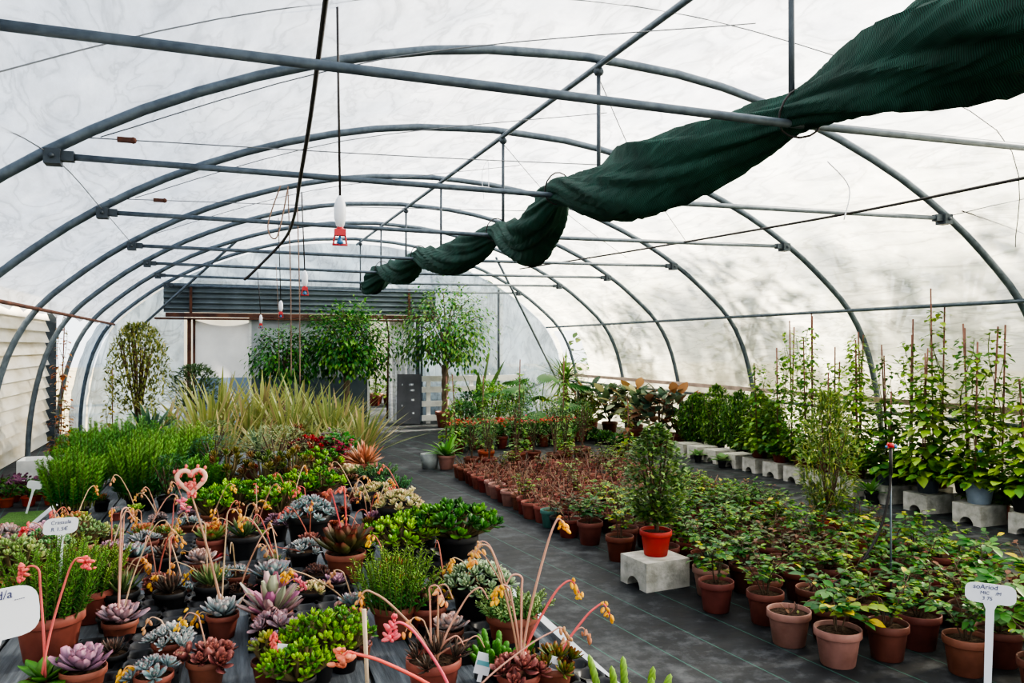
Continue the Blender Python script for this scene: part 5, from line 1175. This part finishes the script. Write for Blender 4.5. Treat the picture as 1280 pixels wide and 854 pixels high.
sh(5.35, 13.3, big_leaf(190, 9, .5, .32, ('#2a5a2c', '#3f7038', '#35622f'), .5, 1.35, .4, .95), ('rust', .16, .25), 'monstera', 'large split leaved plant standing before the end wall', 'potted plant')
mb = MB(); tube(mb, [(0, 0, 0), (.01, 0, .25), (0, 0, .6)], [.06, .05, .035], hx('#7a5a40'), 8)
pt = link_later = [('trunk', mb.build('trunk', M['stem']))]
t = sh(5.95, 13.6, pt, ('black', .15, .5), 'ponytail_palm', 'fountain-leaved palm with brown stem in black pot by the corner', 'potted plant')
for pn, me in spray(191, .03, .05, 90, .62, .035, ('#4f7a38', '#6a8f45', '#3f6a34'), 'strap', -.1, 1.5, 1.1): link(pn, me, t, (0, 0, 1.02))
sh(4.8, 15.2, spray(192, .03, .05, 4, 1.35, .15, ('#3a5530', '#4f6a3c'), 'ovate', 1.1, 1.5, .25), ('rust', .16, .25), 'banana_plant', 'tall plant with one big upright leaf before the grey pole', 'potted plant')
yb = bush(193, .28, .5, 500, .05, .024, ('#a8b83a', '#8aa038', '#c0c850'), .03, up=.5)
sh(5.7, 13.6, yb, ('rust', .15, .24), 'golden_shrub', 'yellow green leafy shrub below the split leaved plant')
wp = bush(194, .22, .5, 420, .045, .018, ('#5a8a4a', '#7aa05a'), .03, up=.6); fl = MB(); rr = random.Random(9)
for k in range(40): blob(fl, (rr.gauss(0, .12), rr.gauss(0, .12), .45+rr.gauss(0, .1)), .016, hx('#eef0e8'), 5, 3)
sh(5.4, 12.9, wp+[('flowers', fl.build('flowers', M['petal']))], ('rust', .13, .2), 'white_flower_shrub', 'green shrub dotted with white flowers right of the red band')
for i, (x, y, R, h, cols, lab) in enumerate(((4.45, 14.6, .35, .5, ('#2f5f38', '#3f7040', '#2a4f30'), 'dark fine leaved bush before the white fence'), (4.6, 13.9, .35, .75, ('#4f8a3a', '#6da048', '#85b055'), 'bright green bush behind the left of the red band'), (5.0, 14.6, .35, .6, ('#6f9a3a', '#93b548', '#a8c050'), 'lime green bush behind the middle of the red band'),
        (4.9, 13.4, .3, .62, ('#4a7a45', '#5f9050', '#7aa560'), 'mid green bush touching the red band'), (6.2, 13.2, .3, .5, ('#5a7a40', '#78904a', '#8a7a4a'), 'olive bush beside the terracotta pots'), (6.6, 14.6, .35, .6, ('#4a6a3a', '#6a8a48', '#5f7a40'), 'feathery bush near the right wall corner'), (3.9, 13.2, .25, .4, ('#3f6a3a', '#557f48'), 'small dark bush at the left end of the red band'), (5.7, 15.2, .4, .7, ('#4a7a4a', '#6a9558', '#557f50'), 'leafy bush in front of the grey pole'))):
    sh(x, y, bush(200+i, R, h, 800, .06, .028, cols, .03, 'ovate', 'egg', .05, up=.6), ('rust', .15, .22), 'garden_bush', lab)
for i, (x, y) in enumerate(((5.85, 12.75), (6.02, 12.9))):
    sh(x, y, bush(215+i, .18, .35, 300, .04, .018, ('#6a8a45', '#8a9a4a'), .02), ('terra', .13, .22), 'small_bush', ('left', 'right')[i]+' of two terracotta potted bushes at the right end of the red band')
# fig trees
t = plant('weeping_fig', 'weeping fig tree with braided trunk in square grey planter by the doorway', 'tree', (2.28, 15.6, 0), crown_tree(220, .72, .045, .7, 1.32, 30, 170, .09, .045, ('#285a28', '#3c7432', '#5c8f3e', '#7fa850')), None)
mb = MB(); box(mb, (0, 0, .15), (.5, .46, .3)); link('planter', mb.build('planter', M['concrete'], False), t); mb = MB(); box(mb, (0, 0, .3), (.44, .4, .02)); link('soil', mb.build('soil', solid('bark_mulch', hx('#7a4a35'), .9, 0, (40, hx('#5a3528'))), False), t)
for o in t.children:
    if o.name.split('.')[0] in ('trunk', 'branches', 'foliage'): o.location = (0, 0, .28)
plant('weeping_fig', 'smaller weeping fig in front of the grey and white panel', 'tree', (1.1, 15.4, 0), crown_tree(221, .7, .03, .5, .95, 20, 110, .09, .04, ('#2a5a2c', '#3f7a38', '#5f9545')), ('black', .17, .28), 1, 0, 'weeping fig trees')
plant('weeping_fig', 'tall loose weeping fig rising above the white fence', 'tree', (4.3, 15.9, 0), crown_tree(222, .85, .05, .85, 1.55, 30, 120, .1, .045, ('#2a5a2c', '#437838', '#688f44', '#80a350')), ('terra', .2, .32), 1, 0, 'weeping fig trees')
# --- left of and behind the bench
ph = [spray(230+i, .1, .05, 60, L, .04, c, 'strap', .55, 1.5, b, e, 0, p) for i, (L, c, b, e, p) in enumerate(((.85, ('#75884c', '#98a062', '#5f7a44'), .35, '#a3a268', ('#b09478', '#c2a484')), (.95, ('#6a854c', '#8a9a58'), .3, '#a6a66c', ('#8a7a5c', '#6a7a45')), (.8, ('#a39a68', '#b0a878', '#8a8a55'), .5, '#a3906c', ('#a88878',))))]
for i, (x, y, k, sc_) in enumerate(((-.95, 9.4, 2, .72), (-.45, 9.6, 2, .95), (.05, 9.6, 0, .95), (.5, 9.8, 2, .85), (.95, 9.6, 0, .85), (1.35, 9.9, 0, .8), (-.7, 10.8, 0, 1.0), (-.15, 10.9, 1, 1.1), (.35, 11.0, 0, 1.1), (.85, 11.0, 1, 1.05), (1.4, 11.1, 1, 1.0), (1.75, 10.6, 0, .95), (0., 12.2, 1, 1.15), (.6, 12.3, 1, 1.15), (1.15, 12.4, 1, 1.1), (1.7, 12.2, 0, 1.))):
    r_ = 'front' if y < 10 else 'middle' if y < 11.5 else 'back'
    n_ = [0, 0, 0]; idx = i if i < 6 else i-6 if i < 12 else i-12
    plant('variegated_flax', '%s variegated flax clump from the left in the %s row behind the bench' % (ORD[idx].replace('nearest', 'first'), r_), 'flax', (x, y, 0), ph[k], ('black', .17, .24), sc_, i*1.7, 'cream striped flax clumps')
plant('olive_tree', 'upright olive-like small tree before the left end film', 'tree', (-1.05, 12.2, 0), bush(240, .42, 1.25, 2600, .065, .024, ('#5a6a3a', '#74804a', '#8a9055'), .1, 'lance', 'egg', .35, up=1., twigr=.011, ntw=16), ('terra', .18, .28))
plant('bay_shrub', 'dark shrub between the olive-like tree and the tarp', 'shrub', (-.35, 13.2, 0), bush(241, .4, .7, 1400, .08, .025, ('#3f5a38', '#556f48'), .1, 'lance', 'egg', .3), ('black', .18, .28))
plant('dried_climber', 'dry brown climbing plant on a pole in the far left corner', 'plant', (-2.05, 12.6, 0), vine(242, 1.9, 150, .06, ('#a3683f', '#8a5a3c', '#b08a5a', '#6a6a45'), .07, 1), ('black', .14, .22))
plant('yellow_leaf_vine', 'thin yellowing vine by the far left hoop', 'plant', (-1.55, 13.4, 0), vine(243, 1.1, 60, .06, ('#a89a4a', '#7a8045'), .08, 1), ('black', .12, .2))
mb = MB()
for a, b in (((-.4, 0, 0), (.4, 0, 0)),): pass
for s_ in (-1, 1): box(mb, (0, s_*.2, .13), (.7, .02, .26)); box(mb, (s_*.34, 0, .13), (.02, .4, .26))
box(mb, (0, 0, .02), (.66, .38, .02)); one('white_crate', mb, M['whitewood'], 'open white crate at the foot of the left hoop', 'crate', loc=(-1.95, 11.4, 0), smooth=False)
mb = MB(); V = [(-2.1, 4, .006), (-1.2, 4, .006), (-1.1, 9.2, .006), (-1.95, 9.2, .006)]; mb.add(V, [(0, 1, 2, 3)]); one('turf_mat', mb, M['turf'], 'strip of green artificial turf left of the bench', 'mat', smooth=False)
def pansy(s):
    p = bush(s, .11, .1, 110, .045, .026, ('#3a6a30', '#55803c'), .01, up=.6); fl = MB(); rr = random.Random(s)
    for k in range(16):
        o = (rr.gauss(0, .05), rr.gauss(0, .05), .13+rr.gauss(0, .015))
        for q in range(5): leaf(fl, tpl('round', .2, .1), o, (cos(q*1.26), sin(q*1.26)*.6-.3, sin(q*1.26)*.6+.3), (0, -.7, .7), .022, .022, hx('#4a2340'), jit(rr, hx('#6a3358'), .2))
    return p+[('flowers', fl.build('flowers', M['petal']))]
pz = [pansy(250), pansy(251)]
k = 0
for r_, y in enumerate((9.55, 9.85, 10.15)):
    for i in range(5):
        plant('purple_pansy', 'purple pansy, %s from the left in the %s row by the slat wall' % (ORD[i].replace('nearest', 'first'), ('front', 'middle', 'back')[r_]), 'flower', (-2.45+.2*i, y, 0), pz[k % 2], ('orange', .075, .1), 1., k, 'purple pansies on the left'); k += 1
# --- seen through the doorway
for i, (x, y) in enumerate(((4.0, 22.2), (4.45, 22.4), (4.95, 22.3), (4.2, 23.0), (4.7, 23.1), (5.2, 23.0), (4.4, 21.8), (4.9, 21.7))):
    g = bush(260+i, .16, .3, 160, .07, .035, ('#4f7a3a', '#78954a'), .02) if i % 2 else vine(270+i, 1.3, 60, .08, ('#7a9a45', '#93a850'), .1, 1)
    plant('nursery_plant', '%s %s beyond the doorway' % (('leftmost', 'second', 'third', 'fourth', 'fifth', 'rightmost', 'lower left', 'lower right')[i], 'low potted plant' if i % 2 else 'staked potted plant'), 'potted plant', (x, y, 0), g, ('rust', .19, .3), 1, i, 'potted plants beyond the doorway')
mb = MB(); tube(mb, [(0, 0, 0), (1.2, 0, 1.0)], .04, n=6); one('leaning_pole', mb, M['galv_dark'], 'slanting grey pole in the space beyond the doorway', 'pole', loc=(3.6, 21, .9))
# --- trees outside, seen as blurred shadows through the film
tr = [bush(280+i, 1.6, 3.0, 480, .28, .17, ('#3a5530', '#557040', '#6a7f4a'), .3, 'ovate', 'clump', .7, up=.5, twigr=.03) for i in range(2)]
for i, (x, y, s_, l) in enumerate(((10.3, 6.2, 1.0, 'nearest blurred tree outside the right film wall'), (10.0, 10.2, 1.1, 'second blurred tree outside the right film wall'), (10.2, 14.2, 1.05, 'third blurred tree outside the right film wall'), (14.0, 12.2, 1.5, 'tall blurred tree standing outside behind the others on the right'), (14.2, 7.2, 1.5, 'tall blurred tree outside behind the nearest blurred tree'), (6.2, 22.5, 1.1, 'blurred tree outside the end film wall'), (9.8, 19.5, 1., 'blurred tree outside behind the right corner'))):
    plant('outside_tree', l, 'tree', (x, y, 0), tr[i % 2], None, s_, i*1.2, 'trees outside the tunnel')
plant('laurel_bush', 'dark green laurel showing through the gap in the corner film', 'shrub', (8.25, 16.6, 0), bush(290, .55, 1.6, 900, .1, .045, ('#2f5a2c', '#3f7038', '#558a45'), .1, up=.5, trunk=.3), None)

hg = bush(295, .8, 1.1, 900, .16, .08, ('#33502f', '#48643a', '#5a7244'), .05, 'ovate', 'drum', .0, up=.5, twigr=.02)  # shrubs added to block outside light and darken the low end film
for i, x in enumerate((4.6, 5.8, 7.0)):
    plant('shade_shrub', ('left', 'middle', 'right')[i]+' of three added shrubs shading the end film behind the white fence', 'shrub', (x, 18.4, 0), hg, None, 1., i*2., 'added shrubs shading the end film')

# ------------------------------------------------------------------ light
w = bpy.data.worlds.new('overcast_sky'); SC.world = w; w.use_nodes = True
nt = w.node_tree; bg = nt.nodes['Background']
tc = nt.nodes.new('ShaderNodeTexCoord'); sx = nt.nodes.new('ShaderNodeSeparateXYZ'); nt.links.new(tc.outputs['Generated'], sx.inputs[0])
ma = nt.nodes.new('ShaderNodeMath'); ma.operation = 'MULTIPLY_ADD'; nt.links.new(sx.outputs['X'], ma.inputs[0]); ma.inputs[1].default_value = .35; ma.inputs[2].default_value = .5
rp = nt.nodes.new('ShaderNodeValToRGB'); nt.links.new(ma.outputs[0], rp.inputs['Fac'])
rp.color_ramp.elements[0].color = (.72, .82, .96, 1); rp.color_ramp.elements[0].position = .15
rp.color_ramp.elements[1].color = (1.3, 1.26, 1.16, 1); rp.color_ramp.elements[1].position = .85
nt.links.new(rp.outputs['Color'], bg.inputs['Color']); bg.inputs['Strength'].default_value = 1.2
sl = bpy.data.lights.new('sun', 'SUN'); sl.energy = 17; sl.angle = radians(3); sl.color = (1, .88, .72)
so = bpy.data.objects.new('sun', sl); C.objects.link(so)
from mathutils import Vector
so.rotation_euler = (-Vector((.88, .12, .40))).to_track_quat('-Z', 'Y').to_euler()
SC.view_settings.view_transform = 'AgX'
SC.view_settings.look = 'AgX - High Contrast'
SC.view_settings.exposure = 0.72
cy = SC.cycles
cy.max_bounces = 8; cy.diffuse_bounces = 4; cy.transparent_max_bounces = 12; cy.transmission_bounces = 6; cy.glossy_bounces = 2
cy.sample_clamp_indirect = 6; cy.caustics_reflective = False; cy.caustics_refractive = False
cy.use_denoising = True
